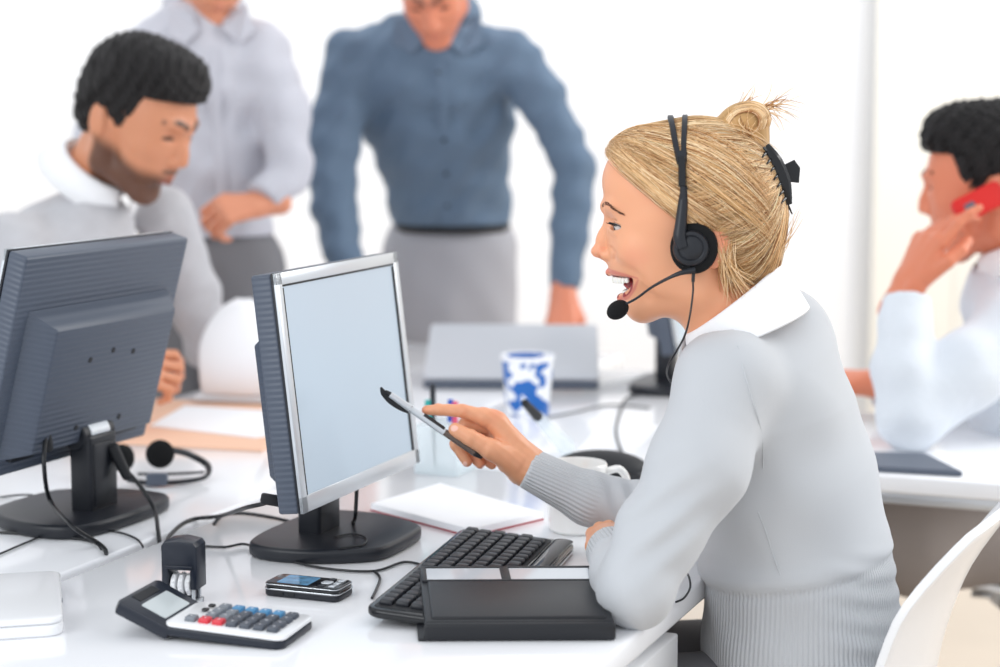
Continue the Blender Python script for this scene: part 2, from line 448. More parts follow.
def on_hair(dirs,off,C=q(700,205)):
    """radial projection of unit directions onto hair surface"""
    C=np.array(C); lo=np.full(len(dirs),.02); hi=np.full(len(dirs),.16)
    for _ in range(16):
        m=(lo+hi)/2; p=C+dirs*m[:,None]; d=hair_d(p[:,0],p[:,1],p[:,2])-off
        i=d<0; lo=np.where(i,m,lo); hi=np.where(i,hi,m)
    return C+dirs*((lo+hi)/2)[:,None]
def strands_mesh(paths,r0,cols,name,m,parent,taper=True):
    n,k,_=paths.shape; T=np.gradient(paths,axis=1); T/=np.linalg.norm(T,axis=2,keepdims=True)+1e-9
    up=np.array([0.,.3,1.]); A=np.cross(T,up); A/=np.linalg.norm(A,axis=2,keepdims=True)+1e-9; B=np.cross(T,A)
    w=np.ones(k); 
    if taper: w=np.sin(np.linspace(.05,pi-.1,k))**.6
    R=(r0[:,None]*w[None,:])[...,None]; ring=[]
    for j in range(4):
        a=2*pi*j/4; ring.append(paths+R*(math.cos(a)*A+math.sin(a)*B))
    V=np.stack(ring,2)   # n,k,4,3
    base=np.arange(n*k*4).reshape(n,k,4); Q=[]
    for j in range(4):
        Q.append(np.stack([base[:,:-1,j],base[:,:-1,(j+1)%4],base[:,1:,(j+1)%4],base[:,1:,j]],-1).reshape(-1,4))
    o=np_mesh(name,V.reshape(-1,3),np.concatenate(Q),m,parent)
    set_attr(o,'Col',np.repeat(cols,k*4,axis=0)); return o
BL=[np.array(s(*c)[:3]) for c in ((232,202,158),(214,178,128),(186,140,92),(248,228,192),(148,102,64))]
def blonde(n,lo=0):
    i=RNG.choice(5,n,p=[.28,.24,.16,.20,.12]); c=np.array(BL)[i]*np.array([1.06,.99,.94]); return c*(1+RNG.normal(0,.07,(n,1)))
def woman_hair(head_root,parent):
    g=Field((q(800,0)[0],-.1,q(0,310)[2]),(.118,.1,.16),.002)
    g.whole(lambda D,X,Y,Z: -smin(-hair_d(X,Y,Z),-hair_cut(X,Y,Z),.006))
    g.add(f_ell(q(740,124,0),(.036,.027,.027),Matrix.Rotation(math.radians(25),3,'Y')),k=.008)
    g.add(f_ell(q(752,140,0),(.020,.022,.026)),k=.012)
    V,Qd=g.mesh(); o=np_mesh('hair',V,Qd,M_['hair'],parent)
    ang=np.arctan2(V[:,1],V[:,2]+.02); st=np.sin(ang*60+V[:,0]*40)*.5+np.sin(ang*131+3)*.5
    base=np.array(s(190,150,98)[:3]); set_attr(o,'Col',base*(1+.16*st[:,None])); o.matrix_world=HM
    # strands swept back to the clip
    C=np.array(q(700,205)); K=22
    T0=np.array(q(772,172))-C
    n=6500; st=[]
    while len(st)<n:
        m=n*3; d=RNG.normal(0,1,(m,3)); d/=np.linalg.norm(d,axis=1,keepdims=True)
        p=on_hair(d,0); c=hair_cut(p[:,0],p[:,1],p[:,2]); ok=c<-.001
        pb=RNG.random(m); front=(c>-.02)|(pb<.35); ok&=front
        st+=list(d[ok])
    d0=np.array(st[:n]); p0=on_hair(d0,0)
    tgt=np.tile(T0,(n,1)); low=p0[:,2]<q(0,225)[2]
    tgt+= np.stack([RNG.normal(0,.006,n),np.sign(p0[:,1])*RNG.uniform(.004,.02,n),RNG.normal(0,.014,n)],1)
    top=(p0[:,2]>q(0,150)[2]); tgt[top]+=np.array([.02,0,.03])
    tgt/=np.linalg.norm(tgt,axis=1,keepdims=True)
    om=np.arccos(np.clip((d0*tgt).sum(1),-1,1)); t=np.linspace(0,1,K)
    D=(np.sin((1-t)[None]*om[:,None])/np.sin(om)[:,None])[...,None]*d0[:,None]+(np.sin(t[None]*om[:,None])/np.sin(om)[:,None])[...,None]*tgt[:,None]
    ph=RNG.uniform(0,6,n); amp=RNG.normal(0,.02,n)
    # gentle sag of the sweep below the straight path
    sag=np.sin(pi*t)[None,:]*(RNG.normal(.07,.05,n))[:,None]
    D[:,:,2]-=sag; D[:,:,2]+= amp[:,None]*np.sin(t*5+ph[:,None]); D/=np.linalg.norm(D,axis=2,keepdims=True)
    off=np.repeat(RNG.uniform(-.0004,.0030,n),K)
    Pp=on_hair(D.reshape(-1,3),off).reshape(n,K,3)
    cl=blonde(n)*(.86+.26*np.sin(p0[:,2]*260+p0[:,0]*90+np.sin(p0[:,1]*120))[:,None]*.6+.14*np.sin(p0[:,2]*700+1)[:,None])
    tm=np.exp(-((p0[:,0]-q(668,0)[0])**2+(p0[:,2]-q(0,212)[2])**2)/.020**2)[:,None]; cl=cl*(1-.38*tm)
    o2=strands_mesh(Pp,RNG.uniform(.00022,.00075,n),np.clip(cl,0,1),'hair_strands',M_['hair'],o)
    # locks that follow the hairline from the parting down over the temple and ear
    def sweep(n,A,B,offr,name,r=(.00022,.0006),dark=1.0):
        a=np.array([q(*A()) for _ in range(n)])-C; b=np.array([q(*B()) for _ in range(n)])-C
        a/=np.linalg.norm(a,axis=1,keepdims=True); b/=np.linalg.norm(b,axis=1,keepdims=True); om=np.arccos(np.clip((a*b).sum(1),-1,1)); K=20; t=np.linspace(0,1,K)
        D=(np.sin((1-t)[None]*om[:,None])/np.sin(om)[:,None])[...,None]*a[:,None]+(np.sin(t[None]*om[:,None])/np.sin(om)[:,None])[...,None]*b[:,None]
        D[:,:,2]+=(RNG.normal(0,.025,n))[:,None]*np.sin(pi*t)[None]; D/=np.linalg.norm(D,axis=2,keepdims=True)
        Pp=on_hair(D.reshape(-1,3),np.repeat(RNG.uniform(*offr,n),K)).reshape(n,K,3); strands_mesh(Pp,RNG.uniform(*r,n),np.clip(blonde(n)*dark,0,1),name,M_['hair'],o)
    U=RNG.uniform
    sweep(420,lambda:(606+U(0,18),154-U(0,16),U(.0,.04)),lambda:(694+U(0,26),222+U(-14,5),.078),(.0004,.004),'temple_locks',dark=.98)
    sweep(260,lambda:(607+U(0,22),154-U(0,20),U(-.02,.04)),lambda:(745+U(0,20),205+U(-20,30),.05),(.001,.0045),'side_locks')
    sweep(160,lambda:(606+U(0,8),157-U(0,10),-U(.0,.04)),lambda:(694+U(0,26),226+U(-12,4),-.078),(.0004,.004),'temple_locks',dark=.98)
    # bun coils and loose wisps
    n=900;K=16; t=np.linspace(0,1,K); paths=[]
    R=np.array(Matrix.Rotation(math.radians(25),3,'Y'))
    for i in range(n):
        a0=RNG.uniform(0,2*pi); sw=RNG.uniform(1.2,2.6); lat=RNG.uniform(-.9,.9); a=a0+t*sw; rr=1.03
        cl=math.sqrt(1-lat*lat*.9)
        loc=np.stack([.034*rr*cl*np.cos(a),np.full(K,.027*rr*lat),.026*rr*cl*np.sin(a)],1)@R.T
        paths.append(loc+np.array(q(742,124)))
    strands_mesh(np.array(paths),RNG.uniform(.0004,.0010,n),blonde(n),'bun_strands',M_['hair'],o)
    paths=[]; 
    def curve(a,b,bend,j=.002):
        a=np.array(a)+RNG.normal(0,j,3); b=np.array(b)+RNG.normal(0,j*2.5,3); bd=np.array(bend)+RNG.normal(0,j*2,3)
        return (1-t)[:,None]**2*a+2*(t*(1-t))[:,None]*bd+(t**2)[:,None]*b
    for i in range(34): paths.append(curve(q(752,116),q(RNG.uniform(772,800),RNG.uniform(88,135)),q(770,100),.003))
    for i in range(10): paths.append(curve(q(735,108),q(RNG.uniform(735,760),RNG.uniform(88,98)),q(748,96),.003))
    for i in range(150): paths.append(curve(q(712+RNG.uniform(0,22),225+RNG.uniform(-6,20),.074),q(733+RNG.uniform(-8,22),290+RNG.uniform(-14,8),.060),q(716+RNG.uniform(0,14),262,.082),.002))
    for i in range(26): paths.append(curve(q(757,140,.02),q(740,118,.024),q(735,138,.032),.004))
    for i in range(20): paths.append(curve(q(765,262,.03),q(787+RNG.uniform(-3,5),215+RNG.uniform(-12,12),.01),q(786,245,.02),.003))
    for i in range(12): paths.append(curve(q(700,130,.04),q(775,160,.01),q(750,128,.04),.005))
    n=len(paths); strands_mesh(np.array(paths),RNG.uniform(.0003,.0006,n),blonde(n),'loose_strands',M_['hair'],o)
    return o
# ---- body and jumper in world space
TA=math.radians(19); TF=Vector((-math.cos(TA),math.sin(TA),0)); TL=Vector((-math.sin(TA),-math.cos(TA),0))
def f_torso(pts,k=.05):
    """stack of elliptical capsules: pts=(px,py,Y,rf,rl)"""
    C=[P(*p[:3]) for p in pts]; ps=[]
    for (a,b,A,B) in zip(C[:-1],C[1:],pts[:-1],pts[1:]):
        def f(X,Y,Z,a=a,b=b,A=A,B=B):
            ab=b-a; L2=ab.length_squared
            x=X-a.x;y=Y-a.y;z=Z-a.z; t=np.clip((x*ab.x+y*ab.y+z*ab.z)/L2,0,1)
            x=x-t*ab.x;y=y-t*ab.y;z=z-t*ab.z
            u=x*TF.x+y*TF.y; v=x*TL.x+y*TL.y; rf=A[3]+(B[3]-A[3])*t; rl=A[4]+(B[4]-A[4])*t
            k0=np.sqrt((u/rf)**2+(v/rl)**2+(z/rf)**2); k1=np.sqrt((u/rf**2)**2+(v/rl**2)**2+(z/rf**2)**2)+1e-9
            return k0*(k0-1)/k1
        r=max(A[3],A[4],B[3],B[4]); lo=np.minimum(a,b)-r; hi=np.maximum(a,b)+r
        ps.append((f,lo,hi))
    return ps
TOR=[(806,720,2.40,.128,.165),(803,640,2.40,.126,.158),(797,560,2.40,.118,.145),(783,480,2.40,.115,.150),(765,410,2.40,.108,.150),(757,365,2.40,.085,.120),(745,330,2.40,.060,.075)]
ARM_L=[((727,385,2.26),.060),((696,470,2.20),.057),((660,533,2.17),.047),((636,588,2.14),.045)]
FOR_L=[((636,588,2.14),.045),((627,574,2.20),.042),((610,552,2.30),.032)]
ARM_R=[((742,392,2.56),.056),((722,460,2.55),.052),((700,519,2.51),.045)]
FOR_R=[((700,519,2.51),.045),((640,512,2.50),.040),((590,498,2.50),.0365),((530,469,2.50),.0285)]
def chain(pts): return [f_cap(P(*a[0]),P(*b[0]),a[1],b[1]) for a,b in zip(pts[:-1],pts[1:])]
def jumper_field(h):
    g=Field((-.02,1.98,.52),(.66,2.74,1.22),h)
    for p in f_torso(TOR): g.op(p,.03)
    # shoulders / trapezius
    g.op(f_cap(P(742,362,2.38),P(727,380,2.27),.064,.060),.05); g.op(f_cap(P(750,362,2.42),P(742,388,2.55),.064,.056),.05)
    g.op(f_cap(P(775,400,2.33),P(790,330,2.40),.06,.045),.05)
    g2=Field(g.lo,g.lo+h*(np.array(g.D.shape)-1),h); g2.D=g2.D[:g.D.shape[0],:g.D.shape[1],:g.D.shape[2]]
    for p in chain(ARM_L)+chain(ARM_R): g.op(p,.028)
    for p in chain(FOR_L)+chain(FOR_R): g.op(p,.012)
    return g
def woman():
    root=empty('person',(P(803,700,2.40).x,2.40,.46),0,'blonde woman in grey jumper with white collar, smiling, pointing a pen at the screen','person')
    bpy.context.view_layer.update()
    RI=Matrix.Translation(-Vector(root.location))
    g=jumper_field(.0035)
    # skin: head, neck, hands, torso under the jumper
    Vh,Qh,ch=woman_head(); Vh=xf(HM,Vh)
    Vb,Qb=g.mesh(-.016); cb=np.tile(SK,(len(Vb),1))
    Vr,Qr,cr=right_hand(); Vl,Ql,cl=left_hand()
    V,Qq=merge([(Vh,Qh),(Vb,Qb),(Vr,Qr),(Vl,Ql)]); V=V-np.array(root.location)
    body=np_mesh('body',V,Qq,M_['skin'],root); set_attr(body,'Col',np.vstack([ch,cb,cr,cl]))
    # jumper: same form, a little larger, with folds, cut at neck and cuffs
    def fold(pts,r,k,mode='+',dep=.0):
        pr=[P(*p) for p in pts]
        for a,b in zip(pr[:-1],pr[1:]): g.op(f_cap(a,b,r,r),k,mode)
    # cut neck opening with a plane across the neck
    n=Vector(Vector(xf(HM,np.array([q(738,300)]))[0])-Vector(xf(HM,np.array([q(768,355)]))[0])).normalized()
    c0=Vector(xf(HM,np.array([q(748,326)]))[0])
    def cut(D,X,Y,Z):
        x=X-c0.x;y=Y-c0.y;z=Z-c0.z; d=x*n.x+y*n.y+z*n.z
        rr=np.sqrt(np.maximum(x*x+y*y+z*z-d*d,0)); return np.maximum(D,np.minimum(d,.088-rr))
    # wrist cuts
    wr=P(527,467,2.50); wd=(P(480,447,2.50)-wr).normalized(); wl=P(609,550,2.305); wld=(P(598,536,2.40)-wl).normalized()
    def cut2(D,X,Y,Z):
        for w,dv in ((wr,wd),(wl,wld)):
            near=((X-w.x)**2+(Y-w.y)**2+(Z-w.z)**2)<.075**2
            d=(X-w.x)*dv.x+(Y-w.y)*dv.y+(Z-w.z)*dv.z
            D=np.where(near,np.maximum(D,d),D)
        return D
    # creases: inner elbow, armpit, waist
    nz=lambda X,Y,Z:(np.sin(X*31+Z*23)*np.sin(Y*27-Z*19+1)+.6*np.sin(X*63-Y*41+Z*52))
    zt0=P(790,586,2.28).z; x00=P(790,586,2.28).x
    def disp(D,X,Y,Z):
        e=-.0014*nz(X,Y,Z)
        # bunched rib folds above the hips on the back
        wz=smoothstep(.80,.76,Z)*smoothstep(.56,.62,Z)*smoothstep(.38,.47,X)
        e=e-wz*.0016*np.sin((Z+.30*(X-.45))*2*pi/.030)
        # soft gathers where the sleeve bends
        a=P(655,520,2.12); r2=((X-a.x)**2+(Y-a.y)**2+(Z-a.z)**2); e=e-.0030*np.exp(-r2/.06**2)*np.sin((X*.55-Z*.83)*2*pi/.034)
        b=P(640,500,2.46); r2=((X-b.x)**2+(Y-b.y)**2+(Z-b.z)**2); e=e-.0035*np.exp(-r2/.045**2)*np.sin((X*.9+Z*.3)*2*pi/.026)
        # waist band pulled in under the blouson of the jumper, tuck at the front
        zb=zt0+.17*(X-x00)-Z; e=e-.0045*np.exp(-((zb+.012)/.014)**2)*smoothstep(.62,.30,X)+.0030*np.exp(-((zb-.004)/.006)**2)
        return D+e
    g.whole(disp)
    g.whole(cut); g.whole(cut2)
    V,Qq=g.mesh()
    jp=np_mesh('jumper',V-np.array(root.location),Qq,M_['knit'],root)
    # ribbing attributes
    ax=P(797,560,2.40); u=(V[:,0]-ax.x)*TF.x+(V[:,1]-ax.y)*TF.y; v=(V[:,0]-ax.x)*TL.x+(V[:,1]-ax.y)*TL.y
    th=np.arctan2(v,-u-.0)   # seam at the front, hidden
    rib=th*150.0; dt=np.min([ev(p,V) for p in f_torso(TOR)],axis=0)
    zt=P(790,586,2.28).z; x0=P(790,586,2.28).x; mask=smoothstep(zt+.003,zt-.003,V[:,2]-.17*(V[:,0]-x0))*(dt<.02)
    da=np.min([ev(p,V) for p in chain(ARM_L)+chain(FOR_L)+chain(FOR_R)+chain(ARM_R)],axis=0); mask=mask*(da>.004)
    for w,dv,L in ((wr,wd,.115),(wl,wld,.07)):
        rel=V-np.array(w); s_=rel@np.array(dv); per=rel-s_[:,None]*np.array(dv); rad=np.linalg.norm(per,axis=1)
        e1=Vector(dv).cross(Vector((0,0,1))).normalized(); e2=Vector(dv).cross(e1)
        a=np.arctan2(-(per@np.array(e2)),-(per@np.array(e1))); near=(s_>-L)&(s_<.02)&(rad<.065)
        rib=np.where(near,a*38,rib); mask=np.where(near,smoothstep(-L+.008,-L+.016,s_)*smoothstep(.001,-.006,s_+.0),mask)
    set_attr(jp,'rib',rib,'FLOAT'); set_attr(jp,'ribmask',mask,'FLOAT')
    bpy.context.view_layer.update(); T=bvh(jp)
    # seams
    for pts in ([(738,346),(744,370),(752,398),(759,422),(763,448),(763,468)],[(758,512),(765,530),(772,552),(779,572),(786,590)]):
        m=MB(); m.tube([onto(T,x,y,.0002)-root.location for x,y in pts],.0011,6); m.build('seam',M_['knit'],jp)
    # collar
    collar(root)
    # eyes, teeth
    for sg in (1,-1):
        b=bmesh.new(); bmesh.ops.create_uvsphere(b,u_segments=32,v_segments=24,radius=.0123)
        m=MB(); m.bm(b); e=m.build('eye',M_['eye'],root); V=np.array([v.co[:] for v in e.data.vertices])
        # gaze along +X of head, slightly down
        gz=np.array([.93,-.05,-.22]); gz/=np.linalg.norm(gz); c=V@gz/.0123
        col=np.tile(s(208,200,196)[:3],(len(V),1)); col[c>.80]=s(74,54,44)[:3]; col[c>.965]=s(8,8,8)[:3]; set_attr(e,'Col',col)
        e.matrix_world=HM@Matrix.Translation(q(624,225.5,.033*sg))
    m=MB()
    for sg in (1,-1):
        for i in range(13):
            t=i/12; a=q(610.5+9*t**1.5,222.0-.6*math.sin(t*3)+1.4*t,(.0245+.021*t)*sg); L=.006+.0035*t
            b=(a[0]+L*.85*(1-.4*t),a[1]+L*(.2+.75*t)*sg,a[2]+L*(.10-.1*t)); c=((a[0]+b[0])/2,(a[1]+b[1])/2,(a[2]+b[2])/2-.0012)
            m.tube([a,c,b],[.0005,.0004,.00012],5,sub=3)
        m.tube([q(610.5,223.2,.0235*sg),q(610.2,221.8,.030*sg),q(612.6,221.6,.038*sg),q(619,223.2,.0455*sg),q(626,226.4,.0480*sg)],[.0004,.0009,.0009,.0008,.0003],5,sub=4)
    e=m.build('eyelashes',M_['softblack'],root); e.matrix_world=HM
    m=MB()
    for sg in (1,-1):
        for i in range(7):
            t=(i+.5)/7; ang=t*1.35; x=q(614.2,0)[0]-.0265*(1-math.cos(ang)); y=.0300*math.sin(ang)*sg; h=.0092-.0024*t-(.001 if i==1 else 0)
            M=Matrix.Translation((x,y,q(0,280.4-1.4*t*t)[2]))@Matrix.Rotation(math.atan2(y,.022)*1.0,4,'Z')
            m.box((0,0,-h*.02),(.0045,.0062-.001*(i>1),h),.0016,3,M=M,taper=(1.15,1.1))
    t_=m.build('upper_teeth',M_['teeth'],root); t_.matrix_world=HM
    m=MB()
    for sg in (1,-1):
        for i in range(5):
            t=(i+.5)/5; ang=t*1.2; x=q(624.5,0)[0]-.020*(1-math.cos(ang)); y=.0250*math.sin(ang)*sg
            M=Matrix.Translation((x,y,q(0,294.5-4.5*t*t)[2]))@Matrix.Rotation(math.atan2(y,.02),4,'Z')
            m.box((0,0,0),(.004,.0048,.0075),.0014,3,M=M)
    t_=m.build('lower_teeth',M_['teeth'],root); t_.matrix_world=HM
    m=MB(); b=bmesh.new(); bmesh.ops.create_icosphere(b,subdivisions=3,radius=1); m.bm(b,M=Matrix.Translation(q(637,290,0))@Matrix.Rotation(math.radians(-20),4,'Y')@Matrix.Diagonal((.018,.014,.005,1)))
    t_=m.build('tongue',mat('tongue',s(196,92,92),.3,sss=.1),root); t_.matrix_world=HM
    hr=woman_hair(HM,root)
    # eyebrow hairs
    pth=[]
    for sg in (1,-1):
        for i in range(320):
            t=RNG.uniform(.14,1); x=602+25*t; y=208.3-4.2*math.sin(pi*min(1,t*1.15))+8.0*max(0,t-.5)**1.2; v=(.011+.036*t)*sg
            # lay on skin via known head surface: push outwards slightly
            a=np.array(q(x,y+RNG.uniform(-2.2,2.2)*(1-.65*t),v)); pth.append((a,t,sg))
    tree=bvh(body); hs=[]
    C=np.array(q(660,215,0)); hmi=HM.inverted()
    for a,t,sg in pth:
        wa=HM@Vector(a); wc=HM@Vector(C); d=(wa-wc).normalized(); h=tree.ray_cast(wc+d*.16,-d)
        if h[0] is None: continue
        p=np.array(hmi@h[0]); dr=np.array([-.6,.6*sg,.25*(1-2*t)]); dr/=np.linalg.norm(dr); nrm=np.array(hmi.to_3x3()@h[1])
        hs.append([p+nrm*.0002,p+dr*.0028+nrm*.0009,p+dr*.0055+nrm*.0006])
    if hs:
        n=len(hs); o=strands_mesh(np.array(hs),np.full(n,.00019),np.tile(s(104,66,48)[:3],(n,1)),'eyebrow_hairs',M_['hair'],root); o.matrix_world=HM
    # trousers and shoes (under the desk)
    m=Field((-.45,1.9,0),(.62,3.0,.66),.007)
    hip=P(806,700,2.40); 
    for sg in (1,-1):
        h_=Vector((hip.x,hip.y,.56))+TL*.085*sg; kn=h_+TF*.42+Vector((0,0,-.03)); an=kn+TF*.02+Vector((0,0,-.42)); to=an+TF*.12+Vector((0,0,-.04))
        m.op(f_cap(h_,kn,.085,.058),.02); m.op(f_cap(kn,an,.056,.042),.02)
    m.op(f_ell((hip.x,hip.y,.57),(.13,.165,.10)),.04)
    V,Qq=m.mesh(); np_mesh('trousers',V-np.array(root.location),Qq,M_['trdark'],root)
    for sg in (1,-1):
        h_=Vector((hip.x,hip.y,.56))+TL*.085*sg; an=h_+TF*.44+Vector((0,0,-.50))
        f=Field(np.array(an)-.22,np.array(an)+.22,.005); f.op(f_cap(an+TF*-.03,an+TF*.13+Vector((0,0,-.012)),.036,.030),.02)
        f.whole(lambda D,X,Y,Z:np.maximum(D,.004-Z)+0*X); V,Qq=f.mesh(); np_mesh('shoe',V-np.array(root.location),Qq,M_['softblack'],root)
    return root,body,jp
def collar(root):
    # folded collar: neck band ring and a flap falling outwards
    c1=np.array(q(733,299)); c2=np.array(q(752,332)); e=np.array([q(778,263)[0]-q(688,335)[0],0,q(778,263)[2]-q(688,335)[2]]); e/=np.linalg.norm(e)  # towards the nape
    e2=np.array([q(812,303)[0]-q(694,352)[0],0,q(812,303)[2]-q(694,352)[2]]); L2=np.linalg.norm(e2)/2; e2/=2*L2
    lat=np.array([0,1,0]); n=72
    rows=[(c1+ (c2-c1)*.30,.068,.064,e,1.0),(c1,.0725,.068,e,1.0),(c1-(c2-c1)*.03,.0745,.0705,e,1.0),(c1+(c2-c1)*.10,.0775,.0750,e,1.0),(c1+(c2-c1)*.60,.080,.083,e2,1.),(c2,L2,.094,e2,1.0)]
    vs=[];gap=.16
    for (c,ru,rl,ee,_) in rows:
        for k in range(n+1):
            a=-pi+gap+ (2*pi-2*gap)*k/n
            vs.append(c+ee*ru*math.cos(a)+lat*rl*math.sin(a))
    fs=[]
    for i in range(len(rows)-1):
        for k in range(n): fs.append((i*(n+1)+k,i*(n+1)+k+1,(i+1)*(n+1)+k+1,(i+1)*(n+1)+k))
    o=mesh_obj('shirt_collar',vs,fs,M_['collar'],root); o.matrix_world=HM
    md=o.modifiers.new('t','SOLIDIFY'); md.thickness=.0022; md.offset=0
    md=o.modifiers.new('s','SUBSURF'); md.levels=1; md.render_levels=1
# ---- hands
def hand_skin(V,nails,knk=()):
    col=np.tile(SK*.98,(len(V),1))
    for c,r in knk:
        d=np.linalg.norm(V-np.array(c),axis=1); w=(.45*smoothstep(r,r*.3,d))[:,None]; col=col*(1-w)+SKR*w
    for p in nails:
        w=smoothstep(.0006,-.0004,ev(p,V))[:,None]; col=col*(1-w)+np.array(s(246,196,180)[:3])*w
    return col
def right_hand():
    Y=2.50; p=lambda x,y,dz=0: np.array(P(x,y,Y+dz))
    lo=np.minimum.reduce([p(415,400),p(600,500)])-[.0,.07,.03]; hi=np.maximum.reduce([p(415,400),p(600,400)])+[.0,.09,.03]
    g=Field(lo,hi,.0009)
    # palm
    g.add(f_cap(p(497,424,.0),p(527,462,.0),.0150,.0225),k=.01)
    g.add(f_cap(p(497,434,.022),p(524,464,.014),.0150,.0215),k=.014)
    g.add(f_cap(p(500,452,.034),p(522,470,.018),.0150,.019),k=.016)
    g.add(f_cap(p(508,462,-.008),p(525,468,-.002),.0160,.0200),k=.014)
    g.add(f_cap(p(526,464,.004),p(582,493,.004),.0222,.0215),k=.014)
    g.add(f_cap(p(526,467,.010),p(582,495,.008),.0215,.0215),k=.012)
    # index
    I=[(494,420,0,.0122),(463,411,-.008,.0092),(438,409.6,-.010,.0079),(426.5,410.2,-.010,.0064)]
    # thumb
    T=[(516,462,-.012,.0165),(489,448.5,-.024,.0132),(470,437.5,-.026,.0112),(455.5,430,-.022,.0098)]
    M=[(500,428,.018,.0120),(466,424,.010,.0098),(456,444,.004,.0086),(467.0,461.5,.006,.0076)]
    R=[(502,440,.034,.0115),(474,432,.028,.0092),(467,450,.020,.0082),(480,463.5,.018,.0072)]
    K=[(506,452,.044,.0100),(484,444,.042,.0080),(480,456,.036,.0072),(492,465,.032,.0064)]
    for ch,kk in ((I,.004),(M,.003),(R,.003),(K,.003),(T,.006)):
        loc=Field(lo,hi,.0009)
        for a,b in zip(ch[:-1],ch[1:]): loc.op(f_cap(p(*a[:3]),p(*b[:3]),a[3],b[3]),.003)
        # finger joins to palm softly but stays apart from its neighbours
        first=f_cap(p(*ch[0][:3]),p(*ch[1][:3]),ch[0][3],ch[1][3])
        g.D=smin(g.D,loc.D,.0022 if ch is not T else .004)
    g.add(f_cap(p(497,421,.004),p(485,417,-.002),.0125,.0110),k=.010)
    g.add(f_cap(p(512,458,-.010),p(494,450,-.021),.0150,.0130),k=.010)
    # web creases
    g.sub(f_cap(p(487,430,-.016),p(500,441,-.020),.0012,.001),k=.006)
    for x,y,dz in ((470,437,-.026),(463,411,-.010),(438,410,-.010)): pass
    nz=lambda D,X,Y_,Z:D+.00025*np.sin(X*420+Z*160)*np.sin(Z*380+Y_*300)
    g.whole(nz)
    # nails
    tn=f_ell(p(453.5,427.5,-.0315),(.0062,.0040,.0052)); rn=f_ell(p(484,467.5,.0115),(.0038,.004,.0034)); mn=f_ell(p(465,464.5,-.001),(.0032,.004,.0046))
    V,Q=g.mesh()
    return V,Q,hand_skin(V,[tn,mn,rn],[(p(424,410,-.01),.012),(p(454,430,-.02),.011),(p(467,464,.006),.012),(p(481,465,.018),.012),(p(494,418,0),.02),(p(463,411,-.008),.014)])
def left_hand():
    p=lambda x,y,Y: np.array(P(x,y,Y))
    a=p(609,551,2.30); b=p(599,537,2.40)
    lo=np.minimum(a,b)-.12; hi=np.maximum(a,b)+.10; g=Field(lo,hi,.0014)
    g.add(f_cap(p(616,562,2.24),p(607,549,2.32),.026,.0225),k=.01)
    g.add(f_cap(p(607,549,2.32),p(604,541,2.38),.0225,.021),k=.01)
    g.add(f_cap(p(614,545,2.33),p(612,538,2.38),.020,.018),k=.012)
    # thumb lies towards the camera-left, fingers curl over the desk away from the camera
    ch=[[(603,550,2.335,.013),(594,546,2.36,.0115),(593,538,2.385,.0095)],
        [(600,540,2.395,.0115),(593,534,2.43,.0095),(594,541,2.452,.0085),(598,545,2.44,.0075)],
        [(606,537,2.40,.0115),(600,529,2.437,.0095),(602,536,2.46,.0085),(606,541,2.45,.0075)],
        [(612,535,2.40,.0110),(609,527,2.437,.0090),(611,534,2.458,.0080),(614,539,2.45,.0070)],
        [(618,535,2.39,.0100),(618,528,2.42,.0080),(620,534,2.44,.0072),(621,538,2.43,.0064)]]
    for c in ch:
        loc=Field(lo,hi,.0014)
        for u,v in zip(c[:-1],c[1:]): loc.op(f_cap(p(*u[:3]),p(*v[:3]),u[3],v[3]),.003)
        g.D=smin(g.D,loc.D,.003)
    V,Q=g.mesh(); return V,Q,hand_skin(V,[],[(p(594,540,2.37),.016)])
def clip_hair(parent):
    r=empty('hair_clip',HM@Vector(q(772,178)),0,'black bow-shaped hair clip holding the blonde twist at the back of the head','hair clip')
    inv=Matrix.Translation(-Vector(r.location))@HM
    m=MB(); C_=np.array(q(700,205)); sk=lambda x,y,v,off:(lambda d:on_hair((d/np.linalg.norm(d))[None],np.array([off]))[0])(np.array(q(x,y,v))-C_)
    m.tube([sk(758,150,.022,.005),sk(768,164,.024,.005),sk(776,182,.024,.005),sk(780,203,.020,.004)],[.004,.0062,.0062,.0035],8,flat=1.6); o=m.build('spine',M_['blackgloss'],r)
    o.data.transform(inv)
    m=MB()
    for (pts,v) in (([(774,168),(792,159),(798,167),(797,182),(778,180)],.010),([(768,158),(778,166),(780,176),(768,172)],.016)):
        poly=[((690-x)*S,(220-y)*S) for x,y in pts]
        b=MB(); m.prism(poly,-.0028,.0028,.0012,2,M=Matrix.Translation((0,v,0))@Matrix(((1,0,0,0),(0,0,-1,0),(0,1,0,0),(0,0,0,1))))
    o=m.build('wing',M_['blackgloss'],r); o.data.transform(inv)
    for k,(a,b) in enumerate((((776,180),(783,197)),((783,197),(791,213)))):
        pass
    m=MB(); m.tube([q(775,172,.016),q(780,188,.018),q(785,200,.016),q(791,213,.010)],[.0026,.0022,.0018,.0008],7); o=m.build('prong',M_['blackgloss'],r); o.data.transform(inv)
    m=MB()
    for i in range(7): m.tube([sk(761+2.6*i,154+7*i,.022,.005),sk(757+3*i,158+7*i,.034,.003),sk(753+3.4*i,163+7*i,.046,.0005)],[.0020,.0016,.0006],6)
    o=m.build('teeth',M_['blackgloss'],r); o.data.transform(inv)
